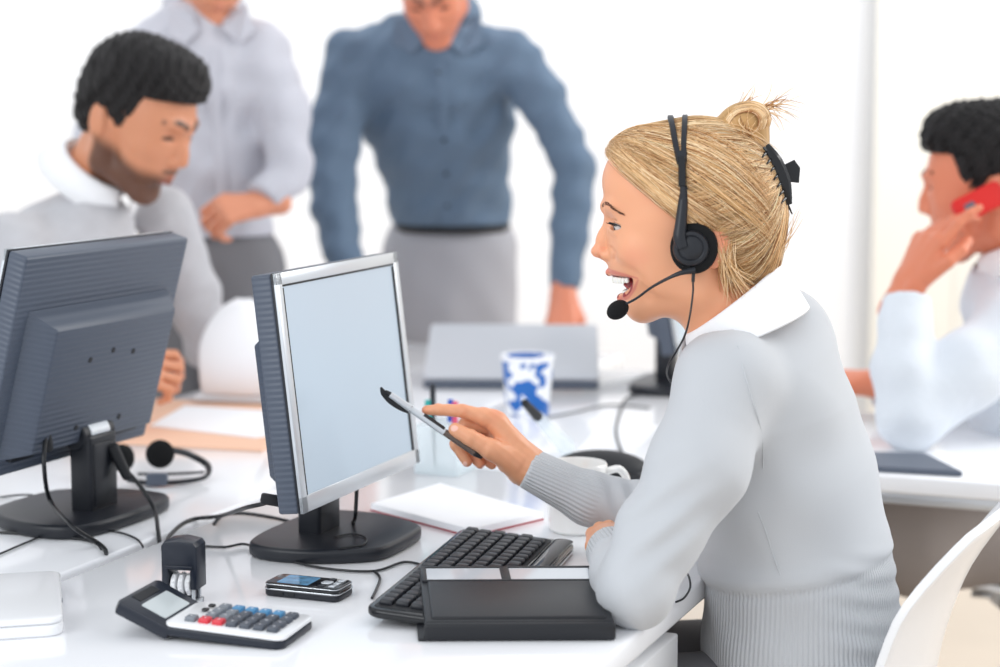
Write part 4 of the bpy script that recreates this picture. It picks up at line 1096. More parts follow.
    tc=N.new('ShaderNodeTexCoord'); vo=N.new('ShaderNodeTexNoise'); vo.inputs['Scale'].default_value=32; vo.inputs['Detail'].default_value=1; cr=N.new('ShaderNodeValToRGB')
    cr.color_ramp.elements[0].position=.465; cr.color_ramp.elements[0].color=s(246,248,250); cr.color_ramp.elements[1].position=.49; cr.color_ramp.elements[1].color=s(28,104,186)
    Lk.new(tc.outputs['Object'],vo.inputs['Vector']); Lk.new(vo.outputs['Fac'],cr.inputs['Fac']); Lk.new(cr.outputs[0],N['Principled BSDF'].inputs['Base Color'])
    m=MB(); m.lathe([(0,.003),(.040,0),(.042,.004),(.0515,.112),(.0530,.116),(.0510,.118),(.0490,.112),(.040,.01),(0,.008)],40); m.build('cup_body',mc,r)
    m=MB(); m.lathe([(.0512,.108),(.0534,.112),(.0540,.117),(.0525,.1195),(.0500,.117)],40); m.build('rim',M_['paper'],r)
    # ---- laptop far: lid seen from behind, half closed
    c=W(513,389,ZD); r=empty('laptop',(c.x,c.y+.12,ZD),math.radians(-2),'silver grey laptop with its lid half lowered on the far desk','laptop')
    m=MB(); m.prism(rrect(.38,.26,.012,4),.002,.018,.003,2); m.build('base',M_['slate'],r)
    m=MB(); m.prism(rrect(.38,.255,.012,4,cy=.1275),0,.009,.003,2,M=Matrix.Translation((0,-.125,.019))@Matrix.Rotation(math.radians(20),4,'X')); m.build('lid',M_['lidgrey'],r)
    # ---- black rounded case by the mug
    a=W(602,489,ZD); r=empty('glasses_case',(a.x,a.y+.05,ZD),math.radians(-6),'rounded black case lying behind the white mug','case')
    f=Field((-.09,-.06,-.01),(.09,.06,.06),.0025); f.add(f_ell((0,0,.022),(.080,.045,.032))); f.whole(lambda D,X,Y,Z:np.maximum(D,-Z)+0*X); V,Q=f.mesh(); np_mesh('shell',V,Q,M_['softblack'],r)
    m=MB(); m.tube([(.078*math.cos(t_)*1.0,.0455*math.sin(t_),.021) for t_ in np.linspace(0,2*pi,25)],.0016,6,sub=1); m.build('zip',M_['blackgloss'],r)
    # ---- cables around the monitors
    b=lambda x,y,z=ZD+.0028: W(x,y,z)
    cable('monitor_cable',[P(278,499,2.40),P(262,504,2.42),P(245,508,2.46),b(220,516,.742),b(190,520),b(172,533),b(164,548),b(158,565,.70)],.0030,'thick black cable looping left from the silver-framed monitor')
    cable('monitor_cable',[b(296,523),b(270,517),b(240,513),b(222,516),b(214,524)],.0026,'black cable running flat behind the silver-framed monitor base')
    cable('keyboard_cable',[b(203,546),b(225,547),b(244,544),b(262,550),b(295,562),b(330,569),b(374,571),b(404,562),b(426,566)],.0018,'thin black cable running in front of the monitor base to the keyboard')
    cable('mouse_cable',[b(335,537,ZD+.022),b(352,534,ZD+.022),b(366,538,ZD+.022),b(362,545,ZD+.022),b(340,548,ZD+.022)],.0013,'thin grey cable curled on the monitor base'); 
    cable('power_cable',[P(357,486,2.545),P(356,505,2.54),P(355,518,2.55),b(351,526)],.0028,'black power cable dropping behind the silver-framed monitor')
    cable('keyboard_lead',[b(374,571),b(380,578),b(376,590),b(372,598)],.0018,'short black lead curving to the keyboard corner')
    # left monitor cables
    cable('monitor_cable',[P(46,432,2.60),P(44,465,2.56),W(50,500,.775),W(72,526,.765),b(98,543,.736),b(106,552,.735),b(104,562,.70)],.0032,'thick black cable hanging from the ribbed back of the left monitor')
    cable('power_cable',[P(112,448,2.72),P(122,465,2.71),P(140,486,2.70),P(154,508,2.68),b(158,530,.736),b(160,548,.72)],.0032,'black power cable hanging at the right of the left monitor stand')
    m=MB(); m.cyl((0,0,0),(.022,0,-.05),.008,n=14,bev=.002); 
    cable('thin_cable',[b(-5,532),b(30,534),b(62,537),b(90,541),b(101,548),b(102,560,.71)],.0022,'thin black cable running from the left edge to the desk gap')
    cable('thin_cable',[b(-5,556),b(30,541),b(60,530),b(110,531),b(135,538),b(143,547)],.0016,'thin black cable crossing in front of the left monitor base')
    cable('thin_cable',[b(-5,498,.744),b(20,495,.744),b(36,496,.744),b(40,503,.744),b(20,513,.744),b(-5,520,.744)],.0016,'thin cable looped over the small white box at the left edge')
    # connector plugs as a thing of the cable: small black plug under the silver-framed monitor
    p0=P(272,500,2.405); m=MB(); m.box((0,0,0),(.030,.014,.014),.003,2); o=m.build('cable_plug',M_['softblack']); o.location=p0; o.rotation_euler=(0,math.radians(12),math.radians(10)); tag(o,'black moulded plug at the lower left of the silver-framed monitor','plug')
    p0=P(120,462,2.705); m=MB(); m.cyl((-.012,0,.026),(.012,0,-.026),.0095,.0075,n=16,bev=.003); o=m.build('cable_plug',M_['softblack']); o.location=p0; tag(o,'black moulded plug beside the left monitor stand','plug')
    p0=P(46,440,2.60); m=MB(); m.box((0,0,0),(.018,.016,.034),.004,2); o=m.build('cable_plug',M_['softblack']); o.location=p0; tag(o,'black plug under the back box of the left monitor','plug')
    # ---- white laptop corner lower left, small white box
    r,poly,c=None,None,None
    B1=W(62,583,ZD+.022); c=Vector((B1.x-.150,B1.y-.085,ZD)); r=empty('closed_laptop',c,math.radians(14),'closed white laptop whose corner enters at the lower left','laptop')
    m=MB(); m.prism(rrect(.33,.23,.018,5),0,.014,.003,3); m.build('base',M_['whiteplastic'],r)
    m=MB(); m.prism(rrect(.33,.23,.018,5),.0148,.022,.003,3); m.build('lid',M_['whiteplastic'],r)
    m=MB(); m.box((.165,.02,.007),(.002,.014,.003),.0005); m.build('port',M_['slate'],r)
    c=W(8,514,ZD); m=MB(); m.prism(rrect(.12,.10,.014,5),0,.014,.004,3); o=m.build('external_drive',M_['whiteplastic']); o.location=(c.x-.01,c.y,ZD); o.rotation_euler=(0,0,-.3); tag(o,'small flat white box with a cable at the left edge','drive')
    # ---- spare headset on the left desk
    c=W(160,486,ZD); r=empty('spare_headset',(c.x,c.y,ZD),0,'black headset with round foam ear pads lying beside the left monitor','headset')
    m=MB(); pc_=P(160,454,c.y+.035)-r.location; Mx=Matrix.Translation(pc_)@Matrix.Rotation(math.radians(80),4,'X')@Matrix.Rotation(math.radians(12),4,'Y')
    m.lathe([(0,.012),(.014,.0115),(.0215,.007),(.0235,.001),(.022,-.006),(.017,-.009),(0,-.009)],32,M=Mx); m.build('ear_pad',M_['foam'],r)
    m=MB(); pc2=P(122,458,c.y+.07)-r.location; Mx=Matrix.Translation(pc2)@Matrix.Rotation(math.radians(80),4,'X')@Matrix.Rotation(math.radians(-30),4,'Y')
    m.lathe([(0,.012),(.014,.0115),(.0215,.007),(.0235,.001),(.022,-.006),(.017,-.009),(0,-.009)],32,M=Mx); m.build('ear_pad',M_['foam'],r)
    m=MB(); m.tube([P(172,450,c.y+.04)-r.location,P(188,454,c.y+.07)-r.location,P(205,463,c.y+.08)-r.location,P(209,471,c.y+.05)-r.location,P(203,478,c.y+.02)-r.location,P(180,482,c.y)-r.location,P(150,483,c.y-.005)-r.location,P(128,480,c.y+.005)-r.location],.0038,10,flat=1.5); m.build('headband',M_['black'],r)
    m=MB(); m.tube([P(204,472,c.y+.06)-r.location,P(190,473,c.y+.05)-r.location,P(165,474,c.y+.04)-r.location,P(138,474,c.y+.04)-r.location],.0024,8); m.build('inner_band',M_['black'],r)
    m=MB(); m.box((pc_.x+.002,-.006,.012),(.034,.016,.020),.003,2); m.build('size_slider',M_['slate'],r)
    # ---- seated man's papers
    r,poly,c=sheet('card_folder',[(100,440),(262,449),(300,425),(285,405),(150,398),(60,415)],.006,'open peach card folder under the papers in front of the seated man','folder','peach')
    for o_ in list(r.children): o_.name='cover'
    r,poly,c=sheet('paper_sheet',[(150,425),(255,437),(300,430),(290,412),(185,405)],.003,'white sheet lying on top of the peach folder','paper',zb=ZD+.0062)
    r,poly,c=sheet('magazine',[(96,447),(196,460),(236,462),(232,453),(110,440)],.006,'thin magazine edge lying nearest on the left desk below the folder','magazine','peach') if False else (None,None,None)
    # spiral notebook with a raised page
    c=W(238,404,ZD+.006); r=empty('spiral_notebook',(c.x,c.y,ZD+.009),math.radians(-8),'spiral notebook with one white page curling upright','notebook')
    m=MB(); m.prism(rrect(.20,.14,.006,3,cy=.075),0,.006,.001,1); m.build('pages',M_['paper'],r)
    m=MB(); 
    for i in range(18):
        x=-.092+.0108*i; m.tube([(x,0,.001),(x,-.006,.004),(x,-.004,.011),(x,.004,.011),(x,.006,.005)],.0009,5,sub=2)
    m.build('spiral',M_['silver'],r)
    # lifted page: curved surface with rounded outline
    vs=[];fs=[];nu,nv=22,16
    for i in range(nu+1):
        for j in range(nv+1):
            u=i/nu*2-1; v=j/nv
            hw_=.076*math.sqrt(max(0,1-(max(0,v-.45)/.56)**2)) if v>.45 else .076
            x=u*hw_-.004; z=.010+v*.196; y=.004+.10*v*v*.6-.03*math.sin(v*pi)+.012*u*u
            vs.append((x,y,z))
    for i in range(nu):
        for j in range(nv): a=i*(nv+1)+j; fs.append((a,a+1,a+nv+2,a+nv+1))
    o=mesh_obj('raised_page',vs,fs,M_['paper'],r); md=o.modifiers.new('t','SOLIDIFY'); md.thickness=.0006
    # ---- far desk clutter: inline control box, leads, folder edge at right
    c=W(523,408,ZD+.03); p0=P(527,405,3.02); 
    r=empty('usb_adapter',p0,0,'pale translucent adapter with black plug held on a lead behind the hand','adapter')
    z0=p0.z
    a=Vector((0,0,0)); bb=W(566,447,ZD+.014)-p0; m=MB(); m.cyl(a+bb*.25,bb,.010,.017,n=18,bev=.003); m.build('body',M_['clear'],r)
    m=MB(); m.cyl(a-bb*.06,bb*.27,.0065,.0090,n=16,bev=.002); m.build('plug',M_['softblack'],r)
    cable('far_cable',[b(690,393),b(655,392),b(628,398),b(620,412),b(616,432),b(622,452),b(630,458)],.0024,'dark cable drooping forward from the edge-on monitor')
    cable('far_cable',[b(560,388),b(590,386),b(625,380),b(650,372)],.0024,'pale grey cable running behind to the edge-on monitor',mt='silver')
    cable('far_cable',[b(545,418),b(575,412),b(610,405),b(650,408)],.0018,'thin cable lying to the right of the blue patterned cup')
    r,poly,c=sheet('paper_sheet',[(575,452),(640,446),(660,425),(600,425)],.002,'loose white sheet on the desk behind the mug','paper')
    # right desk things
    a=W(872,472,.735); 
    c=W(916,462,.7302); m=MB(); pts=[W(x,y,.7302) for x,y in ((866,457),(925,458),(962,477),(872,472))]; cc=sum(pts,Vector())/4
    m.prism([((p-cc).x,(p-cc).y) for p in pts],0,.010,.002,1); o=m.build('slate_folder',M_['slate']); o.location=(cc.x,cc.y,.7302); tag(o,'slate grey folder on the near edge of the right desk','folder')
    return pen_o
# ================================================================ people behind, and chairs
def man_head(h=.003,beard=False,skin=(206,140,106),lipc=(180,96,86),hairprm=None):
    g=Field((q(815,0)[0],-.11,q(0,380)[2]),(.150,.11,.17),h)
    g.add(ell(693,197,0,(.102,.077,.094)),k=0); g.add(ell(652,240,0,(.060,.064,.090)),k=.03); g.add(ell(655,275,0,(.038,.052,.044)),k=.02)
    for sg in (1,-1):
        g.add(capq((643,318,.014*sg),(700,290,.052*sg),.019,.017),k=.02); g.add(capq((700,290,.052*sg),(704,245,.062*sg),.017,.016),k=.02)
        g.add(ell(642,247,.042*sg,(.020,.016,.016)),k=.018); g.add(capq((606,208,.010*sg),(616,205,.038*sg),.0095,.007),k=.012)
        g.add(ell(708,238,.077*sg,(.017,.007,.032),-12),k=.005)
        g.sub(ell(606,224,.032*sg,(.012,.015,.011)),k=.010); g.add(f_ell(q(624,226,.031*sg),(.0134,.0140,.0122)),k=.003)
        g.sub(f_ell(q(612.5,227,.033*sg),(.0080,.0120,.0020)),k=.001)
        g.add(ell(606,259,.0135*sg,(.0105,.0065,.0080)),k=.007)
    g.add(ell(675,298,0,(.044,.042,.028)),k=.02); g.add(ell(642,320,0,(.023,.024,.020)),k=.012); g.add(ell(630,275,0,(.028,.034,.024)),k=.012)
    g.add(capq((612,215,0),(600,244,0),.0080,.0090),k=.012); g.add(capq((603,238,0),(597,255,0),.0088,.0102),k=.009)
    lips=[]
    for sg in (1,-1):
        lips+=[capq((607,282,0),(615,282,.014*sg),.0045,.0040),capq((615,282,.014*sg),(628,284,.025*sg),.0040,.0020),capq((609,289.5,0),(617,289,.013*sg),.0052,.0044),capq((617,289,.013*sg),(628,285,.025*sg),.0044,.0020)]
    for p in lips: g.op(p,.003)
    g.add(capq((712,262,0),(731,345,0),.056,.056),k=.025)
    V,Qd=g.mesh(); col=np.tile(np.array(s(*skin)[:3]),(len(V),1))
    def blend(w,c):
        nonlocal col
        w=np.clip(w,0,1)[:,None]; col=col*(1-w)+np.array(c)*w
    if beard:
        lo=q(0,262)[2]+.35*np.clip(.03-V[:,0],-.04,.06); w=smoothstep(lo+.004,lo-.026,V[:,2])*smoothstep(q(0,352)[2],q(0,336)[2],V[:,2])*smoothstep(q(712,0)[0],q(700,0)[0],V[:,0])
        w=w+smoothstep(.004,-.002,ev(ell(690,255,.07,(.02,.02,.03)),V))*.0+ .9*smoothstep(.003,-.003,ev(ell(608,274,0,(.010,.026,.0045)),V)); blend(.84*np.clip(w,0,1),s(56,40,35)[:3])
    for p in lips: blend(.9*smoothstep(.001,-.0008,ev(p,V)),s(*lipc)[:3])
    for sg in (1,-1):
        for a,b,r in (((600,206,.010*sg),(606,201,.024*sg),.0055),((606,201,.024*sg),(620,205,.046*sg),.0050)): blend(.85*smoothstep(.0022,-.0022,ev(capq(a,b,r,r*.8),V)),s(30,22,20)[:3])
        blend(.85*smoothstep(.001,-.0008,ev(f_ell(q(612,226.5,.033*sg),(.0105,.0140,.0042)),V)),s(28,20,18)[:3])
    return V,Qd,col
def man_hair(h=.0032,quiff=.5,length=1.0,colr=(20,16,17),seed=0):
    g=Field((q(820,0)[0],-.115,q(0,330)[2]),(.150,.115,.19),h)
    g.add(ell(697,190,0,(.1115,.0845,.102)),k=0); g.add(ell(646,150,0,(.056,.064,.040+.006*quiff),10),k=.03); g.add(ell(735,232,0,(.052,.072,.060)),k=.03)
    h1=plane_d((600,174),(660,184)); h2=plane_d((640,172),(668,205)); h3=plane_d((650,178),(674,262)); h4=plane_d((722,246),(738,300))
    def cut(D,X,Y,Z):
        a=np.minimum(h1(X,Z),h3(X,Z)); low=(q(0,248)[2]-Z)  # above sideburn end unless behind ear
        a=np.maximum(a,low); b=h4(X,Z); hole=np.sqrt((X-q(708,0)[0])**2+((Z-q(0,242)[2])*.62)**2)-.019
        c=np.minimum(a,b); c=np.maximum(c,-hole); c=np.maximum(c,q(0,298)[2]-Z)
        n=.0035*np.sin(X*190+Y*120+seed)*np.sin(Y*210-Z*90)+.002*np.sin(X*420+Z*380)
        return -smin(-D-n,-c,.008)
    g.whole(cut); V,Qd=g.mesh(); ang=np.arctan2(V[:,1],V[:,2]); st=np.sin(ang*50+V[:,0]*90)
    return V,Qd,np.array(s(*colr)[:3])*(1+.35*st[:,None])
def gen_hand(M,side=1,curl=.6,skin=(206,140,106),scale=1.0,spread=.12,h=.0022,forearm=.09,thumb_curl=.3,curls=None):
    """M: frame with X along the fingers, Z out of the back of the hand; side=+1 thumb towards +Y"""
    g=Field((-forearm-.02,-.085,-.10),(.20,.085,.05),h)
    g.add(f_cap((-forearm,0,0),(.005,0,0),.030,.0245),k=.01)
    g.add(f_cap((.005,.010*side,0),(.080,.022*side,.002),.0215,.0150),k=.012); g.add(f_cap((.005,-.008*side,0),(.078,-.022*side,0),.0200,.0135),k=.012); g.add(f_cap((.02,0,0),(.08,0,.003),.0200,.0145),k=.01)
    ys=(.030,.010,-.010,-.028); Ls=(.95,1.05,1.0,.80)
    for i in range(4):
        cu=curls[i] if curls else curl; p=np.array((.082-.004*abs(i-1),ys[i]*side,0.)); a=0; yaw=spread*(1.5-i)*side*.6
        loc=Field(g.lo,g.lo+g.h*(np.array(g.D.shape)-1),h); loc.D=loc.D[:g.D.shape[0],:g.D.shape[1],:g.D.shape[2]]
        if loc.D.shape!=g.D.shape: loc.D=np.full(g.D.shape,.5,dtype=np.float32); loc.ax=g.ax
        for L,r0,r1,f in ((.044,.0105,.0090,.9),(.027,.0090,.0080,1.1),(.021,.0080,.0066,.8)):
            a+=cu*f; d=np.array((math.cos(a)*math.cos(yaw),math.sin(yaw),-math.sin(a))); e=p+d*L*Ls[i]; loc.op(f_cap(p,e,r0*(1.0 if i<3 else .88),r1*(1.0 if i<3 else .88)),.003); p=e
        g.D=smin(g.D,loc.D,.0035)
    b=np.array((.022,.022*side,-.006)); m1=b+np.array((.034,.022*side,-.008)); m2=m1+np.array((.026,.010*side-.016*side*thumb_curl,-.006-.018*thumb_curl)); m3=m2+np.array((.020,.002*side-.014*side*thumb_curl,-.004-.010*thumb_curl))
    g.add(f_cap(b,m1,.016,.0125),k=.008); g.add(f_cap(m1,m2,.0120,.0105),k=.003); g.add(f_cap(m2,m3,.0105,.0085),k=.003)
    V,Qd=g.mesh(); V=V*scale; return xf(M,V),Qd,np.tile(np.array(s(*skin)[:3]),(len(V),1))
def torso_prims(pts,yaw):
    """pts (x,y,z,rf,rl) world; yaw = facing direction"""
    f_=Vector((math.cos(yaw),math.sin(yaw),0)); l_=Vector((-math.sin(yaw),math.cos(yaw),0)); ps=[]
    for A,B in zip(pts[:-1],pts[1:]):
        a,b=Vector(A[:3]),Vector(B[:3])
        def f(X,Y,Z,a=a,b=b,A=A,B=B):
            ab=b-a; L2=ab.length_squared+1e-9; x=X-a.x;y=Y-a.y;z=Z-a.z; t=np.clip((x*ab.x+y*ab.y+z*ab.z)/L2,0,1)
            x=x-t*ab.x;y=y-t*ab.y;z=z-t*ab.z; u=x*f_.x+y*f_.y; v=x*l_.x+y*l_.y; rf=A[3]+(B[3]-A[3])*t; rl=A[4]+(B[4]-A[4])*t
            k0=np.sqrt((u/rf)**2+(v/rl)**2+(z/rf)**2); k1=np.sqrt((u/rf**2)**2+(v/rl**2)**2+(z/rf**2)**2)+1e-9
            return k0*(k0-1)/k1
        r=max(A[3],A[4],B[3],B[4]); ps.append((f,np.minimum(a,b)-r,np.maximum(a,b)+r))
    return ps
def bg_person(label,loc,yaw,torso,arms,hands,headM,heads,hair,shirt,split_z=None,trousers=None,legs=(),collar_pts=None,collar_mat='collar',skin=(206,140,106),foldamp=.004,waist=None,extra=None):
    root=empty('person',loc,0,label,'person'); o=np.array(loc)
    allp=[Vector(p[:3]) for p in torso]+[Vector(p[:3]) for a in arms for p in a]
    lo=np.min([p[:] for p in allp],axis=0)-.22; hi=np.max([p[:] for p in allp],axis=0)+.20
    g=Field(lo,hi,.0065)
    for p in torso_prims(torso,yaw): g.op(p,.04)
    for a in arms:
        for i,(u,v) in enumerate(zip(a[:-1],a[1:])): g.op(f_cap(u[:3],v[:3],u[3],v[3]),.05 if i==0 else .02)
    ga=Field(lo,hi,.0065)
    for a in arms:
        for u,v in zip(a[:-1],a[1:]): ga.op(f_cap(u[:3],v[:3],u[3]+.008,v[3]+.010),.02)
    Vb,Qb=g.mesh(-.030); parts=[(Vb,Qb)]; cols=[np.tile(np.array(s(*skin)[:3]),(len(Vb),1))]
    V,Qd,c=man_head(skin=skin,**heads); V=xf(headM,V); parts.append((V,Qd)); cols.append(c)
    for kw in hands:
        V,Qd,c=gen_hand(skin=skin,**kw); parts.append((V,Qd)); cols.append(c)
    V,Qd=merge(parts); body=np_mesh('body',V-o,Qd,M_['skin'],root); set_attr(body,'Col',np.vstack(cols))
    V,Qd,c=man_hair(**hair); hr=np_mesh('hair',xf(headM,V)-o,Qd,M_['darkhair'],root); set_attr(hr,'Col',c)
    # clothing: folds, cuffs, waist
    def cl(D,X,Y,Z):
        D=D-foldamp*(np.sin(X*33+Z*41+Y*13)*np.sin(Z*29-X*17+1.3)+.7*np.sin(X*71-Z*57)*np.sin(Y*43+Z*21))
        for a in arms:
            w=Vector(a[-1][:3]); d=(w-Vector(a[-2][:3])).normalized(); near=((X-w.x)**2+(Y-w.y)**2+(Z-w.z)**2)<.085**2
            D=np.where(near,np.maximum(D,(X-w.x)*d.x+(Y-w.y)*d.y+(Z-w.z)*d.z+.005),D)
        n0=headM.to_3x3()@Vector((0,0,1)); c0=headM@Vector(q(738,352)); near=((X-c0.x)**2+(Y-c0.y)**2+(Z-c0.z)**2)<.10**2
        D=np.where(near,np.maximum(D,(X-c0.x)*n0.x+(Y-c0.y)*n0.y+(Z-c0.z)*n0.z-.004),D)
        if split_z is not None: D=np.maximum(D,np.minimum(split_z-Z,ga.D))
        return D
    g.whole(cl); V,Qd=g.mesh(); sh=np_mesh('shirt' if split_z else 'jumper',V-o,Qd,M_[shirt],root)
    # collar ring
    cm=MB(); n=40; A=[]
    for (px,py,ru,rl,dz) in ((732,335,.058,.056,0),(726,312,.068,.064,0),(726,315,.072,.068,0),(738,346,.094,.096,0)):
        for k in range(n+1):
            a=-pi+.22+(2*pi-.44)*k/n; b=np.array(q(px,py)); A.append(headM@Vector((b[0]-ru*math.cos(a),rl*math.sin(a),b[2]+.30*ru*math.cos(a)+(-.016 if False else 0))))
    fs=[(i*(n+1)+k,i*(n+1)+k+1,(i+1)*(n+1)+k+1,(i+1)*(n+1)+k) for i in range(3) for k in range(n)]
    co=mesh_obj('collar',[v-Vector(loc) for v in A],fs,M_[collar_mat],root); md=co.modifiers.new('t','SOLIDIFY'); md.thickness=.003; md.offset=0
    if legs:
        lg=Field(np.min([p[:3] for l in legs for p in l],axis=0)-.2,np.max([p[:3] for l in legs for p in l],axis=0)+.2,.009)
        for l in legs:
            for u,v in zip(l[:-1],l[1:]): lg.op(f_cap(u[:3],v[:3],u[3],v[3]),.04)
        for p in torso_prims(torso[:2],yaw): lg.op(p,.04)
        def lc(D,X,Y,Z):
            D=D-.003*np.sin(X*40+Z*9)*np.sin(Z*26+Y*30); D=np.maximum(D,.05-Z)
            return np.maximum(D,Z-(split_z+.012)) if split_z is not None else np.maximum(D,Z-waist)
        lg.whole(lc); V,Qd=lg.mesh(); np_mesh('trousers',V-o,Qd,M_[trousers],root)
        for l in legs:
            a=Vector(l[-1][:3]); f_=Vector((math.cos(yaw),math.sin(yaw),0)); f=Field((a.x-.25,a.y-.25,-.01),(a.x+.25,a.y+.25,.16),.006)
            f.op(f_cap((a.x,a.y,.05),a+f_*.13+Vector((0,0,.036-a.z)),.045,.034),.02); f.op(f_cap((a.x,a.y,.05),(a.x,a.y,.10),.042,.04),.02); f.whole(lambda D,X,Y,Z:np.maximum(D,.003-Z)+0*X); V,Qd=f.mesh(); np_mesh('shoe',V-o,Qd,M_['softblack'],root)
    return root
def V5(px,py,Y,a,b): p=P(px,py,Y); return (p.x,p.y,p.z,a,b)
def V4(px,py,Y,r): p=P(px,py,Y); return (p.x,p.y,p.z,r)
def headframe(px,py,Y,yaw,pitch,roll=0,sc=1.0):
    """yaw: facing direction in world degrees, pitch down"""
    y=math.radians(yaw); p=math.radians(pitch); f=Vector((math.cos(y)*math.cos(p),math.sin(y)*math.cos(p),-math.sin(p))); M=frame(P(px,py,Y),f)
    return M@Matrix.Rotation(math.radians(roll),4,'X')@Matrix.Scale(sc,4)
def hframe(o,fwd,back):  # hand: fingers dir, back-of-hand dir
    x=Vector(fwd).normalized(); z=Vector(back); z=(z-x*z.dot(x)).normalized(); y=z.cross(x); M=Matrix((x,y,z)).transposed().to_4x4(); M.translation=Vector(o); return M
def flaps(root,sh,T,polys,mt,Y=4.6):
    ro=Vector(root.location)
    for poly in polys:
        P_=[onto(T,x,y,.012,Y)-ro for x,y in poly]; n=len(P_); vs=P_+[p+Vector((0,-.004,.001)) for p in P_]
        fs=[list(range(n))[::-1],[n+i for i in range(n)]]+[[i,(i+1)%n,n+(i+1)%n,n+i] for i in range(n)]
        o=mesh_obj('collar_flap',vs,fs,M_[mt],sh,smooth=False); inv_fix(o)
def people():
    # seated man reading at the left
    hM=headframe(138,113,3.58,-26,22,0,1.09)
    w1=P(112,384,3.40); w2=P(248,366,3.86)
    T=[V5(60,470,3.72,.13,.165),V5(58,400,3.71,.13,.165),V5(62,300,3.67,.12,.18),V5(72,250,3.63,.105,.165),V5(92,222,3.61,.070,.085)]
    arms=[[V4(10,245,3.47,.062),V4(20,330,3.38,.058),V4(40,396,3.38,.052),V4(106,385,3.40,.040)],[V4(165,215,3.80,.060),V4(190,290,3.86,.056),V4(210,345,3.88,.050),V4(246,366,3.86,.038)]]
    bg_person('seated man in grey jumper over white collar, short dark hair and beard, reading papers',(P(60,400,3.72).x,3.72,.46),math.radians(-24),T,arms,
      [dict(M=hframe(w1,(.80,-.1,.30),(-.3,-.75,.6)),side=1,curl=1.0,scale=1.08,curls=(.85,1.0,1.05,1.1),thumb_curl=1.0,forearm=.05),dict(M=hframe(w2,(.9,-.25,.05),(0,.2,1)),side=-1,curl=.7,scale=1.0,forearm=.05)],
      hM,dict(beard=True),dict(quiff=1.0),'knit2',trousers='trdark',waist=.60,foldamp=.003,skin=(208,142,108),
      legs=[[(P(60,400,3.72).x+.02,3.64,.54,.09),(P(60,400,3.72).x+.40,3.50,.52,.07),(P(60,400,3.72).x+.42,3.50,.09,.05)],[(P(60,400,3.72).x+.02,3.80,.54,.09),(P(60,400,3.72).x+.44,3.68,.52,.07),(P(60,400,3.72).x+.46,3.68,.09,.05)]])
    # standing person in lilac-grey shirt
    hM=headframe(214,-48,4.22,-72,26,0,1.04); w=P(258,205,4.14)
    T=[V5(212,330,4.36,.11,.15),V5(210,250,4.36,.11,.145),V5(205,160,4.33,.115,.16),V5(195,70,4.30,.11,.185),V5(197,40,4.28,.09,.13),V5(200,28,4.27,.06,.07)]
    arms=[[V4(262,50,4.28,.065),V4(284,110,4.26,.058),V4(290,168,4.22,.052),V4(262,202,4.14,.040)],[V4(125,62,4.32,.065),V4(100,130,4.28,.055),V4(92,190,4.2,.05),V4(96,240,4.1,.038)]]
    gx=P(212,330,4.36).x
    r=bg_person('standing person in pale lilac-grey shirt, fist at the belt, head cut off by the frame',(gx,4.36,0),math.radians(-95),T,arms,
      [dict(M=hframe(w,(-.75,-.45,-.12),(0,-.75,.6)),side=-1,curl=1.0,scale=1.05,thumb_curl=.9,forearm=.05),dict(M=hframe(P(96,245,4.1),(.1,-.2,-1),(-1,-.3,0)),side=1,curl=.5,scale=1.0)],
      hM,dict(),dict(),'lilac',split_z=P(212,236,4.3).z,trousers='trdark',collar_mat='lilac',skin=(222,150,118),
      legs=[[(gx-.08,4.36,.95,.10),(gx-.09,4.35,.5,.075),(gx-.10,4.36,.10,.055)],[(gx+.08,4.36,.95,.10),(gx+.09,4.35,.5,.075),(gx+.10,4.36,.10,.055)]])
    bpy.context.view_layer.update(); sh=[c for c in r.children if c.name.startswith('shirt')][0]; T=bvh(sh); ro=Vector(r.location)
    m=MB(); m.tube([onto(T,x,y,0,4.2)-ro for x,y in ((212,48),(214,90),(217,130),(220,170),(222,205),(223,228))],.014,8,flat=.16); m.build('placket',M_['lilac'],sh)
    flaps(r,sh,T,(((192,14),(172,8),(168,36),(186,44),(200,30)),((222,28),(240,44),(256,30),(246,6),(226,12))),'lilac',4.2)
    # leaning man in blue shirt
    hM=headframe(432,-20,4.50,-92,40,4,1.05); wr=P(563,292,4.52); wl=P(352,300,4.52)
    T=[V5(450,330,4.92,.115,.155),V5(452,245,4.92,.115,.148),V5(450,205,4.90,.115,.155),V5(438,120,4.78,.125,.195),V5(430,62,4.68,.12,.20),V5(430,40,4.62,.08,.12)]
    arms=[[V4(508,52,4.66,.064),V4(540,95,4.64,.060),V4(574,165,4.60,.054),V4(566,290,4.53,.040)],[V4(352,54,4.66,.066),V4(334,130,4.64,.064),V4(334,205,4.60,.058),V4(352,300,4.52,.042)]]
    gx=P(450,330,4.92).x
    r=bg_person('leaning man in a blue shirt and pale grey trousers, hands on the far desk',(gx,4.92,0),math.radians(-90),T,arms,
      [dict(M=hframe(wr,(-.05,-.35,-.8),(.1,-1,.2)),side=1,curl=.35,scale=1.1,forearm=.05),dict(M=hframe(wl,(.05,-.35,-.8),(0,-1,.2)),side=-1,curl=.35,scale=1.1,forearm=.05)],
      hM,dict(),dict(quiff=.8),'blueshirt',split_z=P(450,226,4.8).z,trousers='trgrey',collar_mat='blueshirt',skin=(222,140,110),foldamp=.006,
      legs=[[(gx-.08,4.93,.95,.10),(gx-.10,4.92,.5,.078),(gx-.11,4.95,.10,.055)],[(gx+.08,4.93,.95,.10),(gx+.10,4.92,.5,.078),(gx+.11,4.95,.10,.055)]])
    zb=P(450,229,4.8).z; m=MB(); m.tube([(.140*math.cos(a)*1.02,.108*math.sin(a)*1.06,zb) for a in np.linspace(0,2*pi,33)],.015,6,sub=1,flat=1); 
    b=m.build('belt',M_['leather'],r); b.location=(P(452,229,4.91).x-gx,-.005,0)
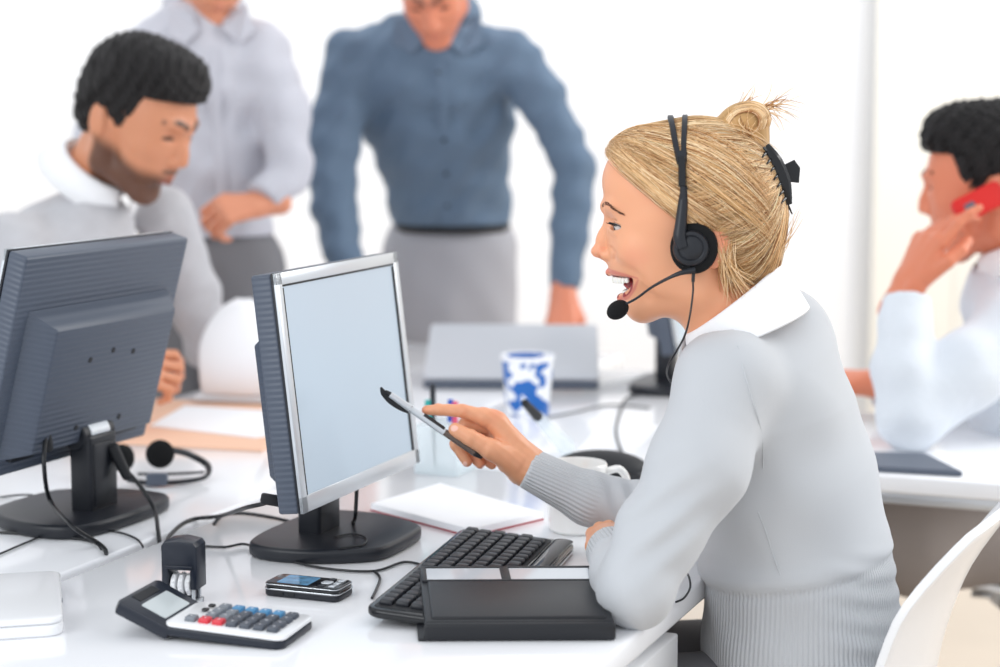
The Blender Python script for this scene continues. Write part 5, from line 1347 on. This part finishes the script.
    bpy.context.view_layer.update()
    sh=[c for c in r.children if c.name.startswith('shirt')][0]; T=bvh(sh); ro=Vector(r.location)
    m=MB(); m.tube([onto(T,x,y,.000,4.6)-ro for x,y in ((437,62),(441,95),(444,130),(446,165),(447,198),(448,222))],.015,8,flat=.16); m.build('placket',M_['blueshirt'],sh)
    for i,(x,y) in enumerate(((438,72),(441,106),(444,140),(446,174),(447,206))):
        p=onto(T,x,y,.004,4.6)-ro; m=MB(); m.cyl(p,p+Vector((0,-.003,0)),.0055,n=14,bev=.001); m.build('button',M_['navy'],sh)
    flaps(r,sh,T,(((418,22),(396,18),(392,44),(412,54),(428,38)),((446,40),(462,56),(484,44),(478,16),(452,20))),'blueshirt')
    # man on the red phone, right
    hM=headframe(988,178,3.52,157,6,0,1.06); w=P(909,284,3.36)
    T=[V5(1045,560,3.52,.13,.165),V5(1042,470,3.52,.13,.17),V5(1036,380,3.52,.125,.185),V5(1022,310,3.52,.11,.17),V5(1008,288,3.52,.070,.085)]
    arms=[[V4(1008,335,3.36,.070),V4(968,372,3.31,.068),V4(910,420,3.27,.056),V4(904,372,3.30,.056),V4(907,294,3.35,.044)],[V4(1000,330,3.66,.066),V4(955,420,3.66,.056),V4(880,388,3.62,.044)]]
    gx=P(1045,560,3.52).x
    bg_person('man with dark hair in a white shirt holding a red phone to his ear',(gx,3.52,.46),math.radians(160),T,arms,
      [dict(M=hframe(w,(.30,.10,.62),(-.85,-.5,.35)),side=-1,curl=.30,curls=(.22,.45,.60,.75),scale=1.12,forearm=.05,thumb_curl=.5),dict(M=hframe(P(876,384,3.62),(-.95,-.1,.05),(0,-.3,1)),side=-1,curl=.5,scale=1.05)],
      hM,dict(),dict(quiff=1.2,seed=2),'whiteshirt',trousers='trbrown',waist=.66,skin=(218,132,100),foldamp=.0028,
      legs=[[(gx,3.44,.545,.105),(gx-.30,3.36,.540,.098),(gx-.46,3.36,.545,.072),(gx-.44,3.36,.09,.05)],[(gx,3.62,.555,.095),(gx-.42,3.60,.545,.07),(gx-.42,3.60,.09,.05)]])
    a=P(960,212,3.40); b=P(998,193,3.42); c=a.lerp(b,.5); d=(b-a).normalized()
    ph=empty('red_phone',c,0,'bright red mobile phone held to the ear of the man at the right','phone'); M=hframe((0,0,0),d,(-.3,-1,.2))
    m=MB(); m.prism(rrect(.105,.048,.012,5),-.006,.006,.003,3,M=M); m.build('case',M_['red'],ph)
    m=MB(); m.prism(rrect(.022,.014,.004,4,cx=-.022),.0055,.0072,.0006,1,M=M); m.build('camera_window',M_['slate'],ph)
def shell_chair(loc,rz,label,sc=1.0):
    r=empty('shell_chair',loc,rz,label,'chair')
    prof=smooth_path([Vector((x,0,z)) for x,z in ((.215,.420),(.20,.438),(.12,.445),(0,.432),(-.10,.436),(-.165,.475),(-.195,.56),(-.215,.66),(-.250,.76),(-.310,.855))],4)
    vs=[];fs=[];nu=20; n=len(prof)
    for i,p in enumerate(prof):
        t=i/(n-1); back=smoothstep(.5,.72,np.array(t)).item(); hw=.215*(1-.16*back)*(1-.35*max(0,(t-.86)/.14)**2)*(1-.20*max(0,(.08-t)/.08)**2)
        for k in range(nu+1):
            u=k/nu*2-1
            vs.append((p.x+back*.026*u*u,u*hw,p.z+(1-back)*.022*u**4+ (-.02*u*u*max(0,(t-.86)/.14))))
    for i in range(n-1):
        for k in range(nu): a=i*(nu+1)+k; fs.append((a,a+1,a+nu+2,a+nu+1))
    o=mesh_obj('shell',vs,fs,M_['whiteplastic'],r); md=o.modifiers.new('t','SOLIDIFY'); md.thickness=.011; md.offset=-1
    md=o.modifiers.new('b','BEVEL'); md.width=.003; md.segments=2
    m=MB(); m.cyl((0,0,.08),(0,0,.30),.025,n=20,bev=.002); m.cyl((0,0,.30),(0,0,.40),.017,n=20); m.box((0,0,.408),(.22,.20,.012),.004); m.build('column',M_['chrome'],r)
    for k in range(5):
        a=2*pi*k/5+.3; c_,s_=math.cos(a),math.sin(a)
        m=MB(); m.tube([(0.02*c_,.02*s_,.10),(.15*c_,.15*s_,.095),(.29*c_,.29*s_,.070)],[.018,.014,.011],8); l=m.build('leg',M_['chrome'],r)
        m=MB(); m.cyl((.29*c_-.011*s_,.29*s_+.011*c_,.030),(.29*c_+.011*s_,.29*s_-.011*c_,.030),.0285,n=20,bev=.003); m.build('caster',M_['softblack'],l)
    return r
def chairs():
    hp=P(806,700,2.40); f=Vector((-math.cos(TH),math.sin(TH),0))
    shell_chair((hp.x-.055,2.40,0),pi-math.radians(26),'white plastic shell chair the blonde woman sits on, at the lower right corner')
    gx=P(1045,560,3.52).x; shell_chair((gx-.02,3.52,0),math.radians(160),'white shell chair under the man with the red phone')
    gx=P(60,400,3.72).x; shell_chair((gx,3.72,0),math.radians(-24),'white chair under the seated man in the grey jumper')
camera_light(); room(); desks(); objects()
root,body,jp=woman(); headset(jp); clip_hair(None)
people(); chairs()
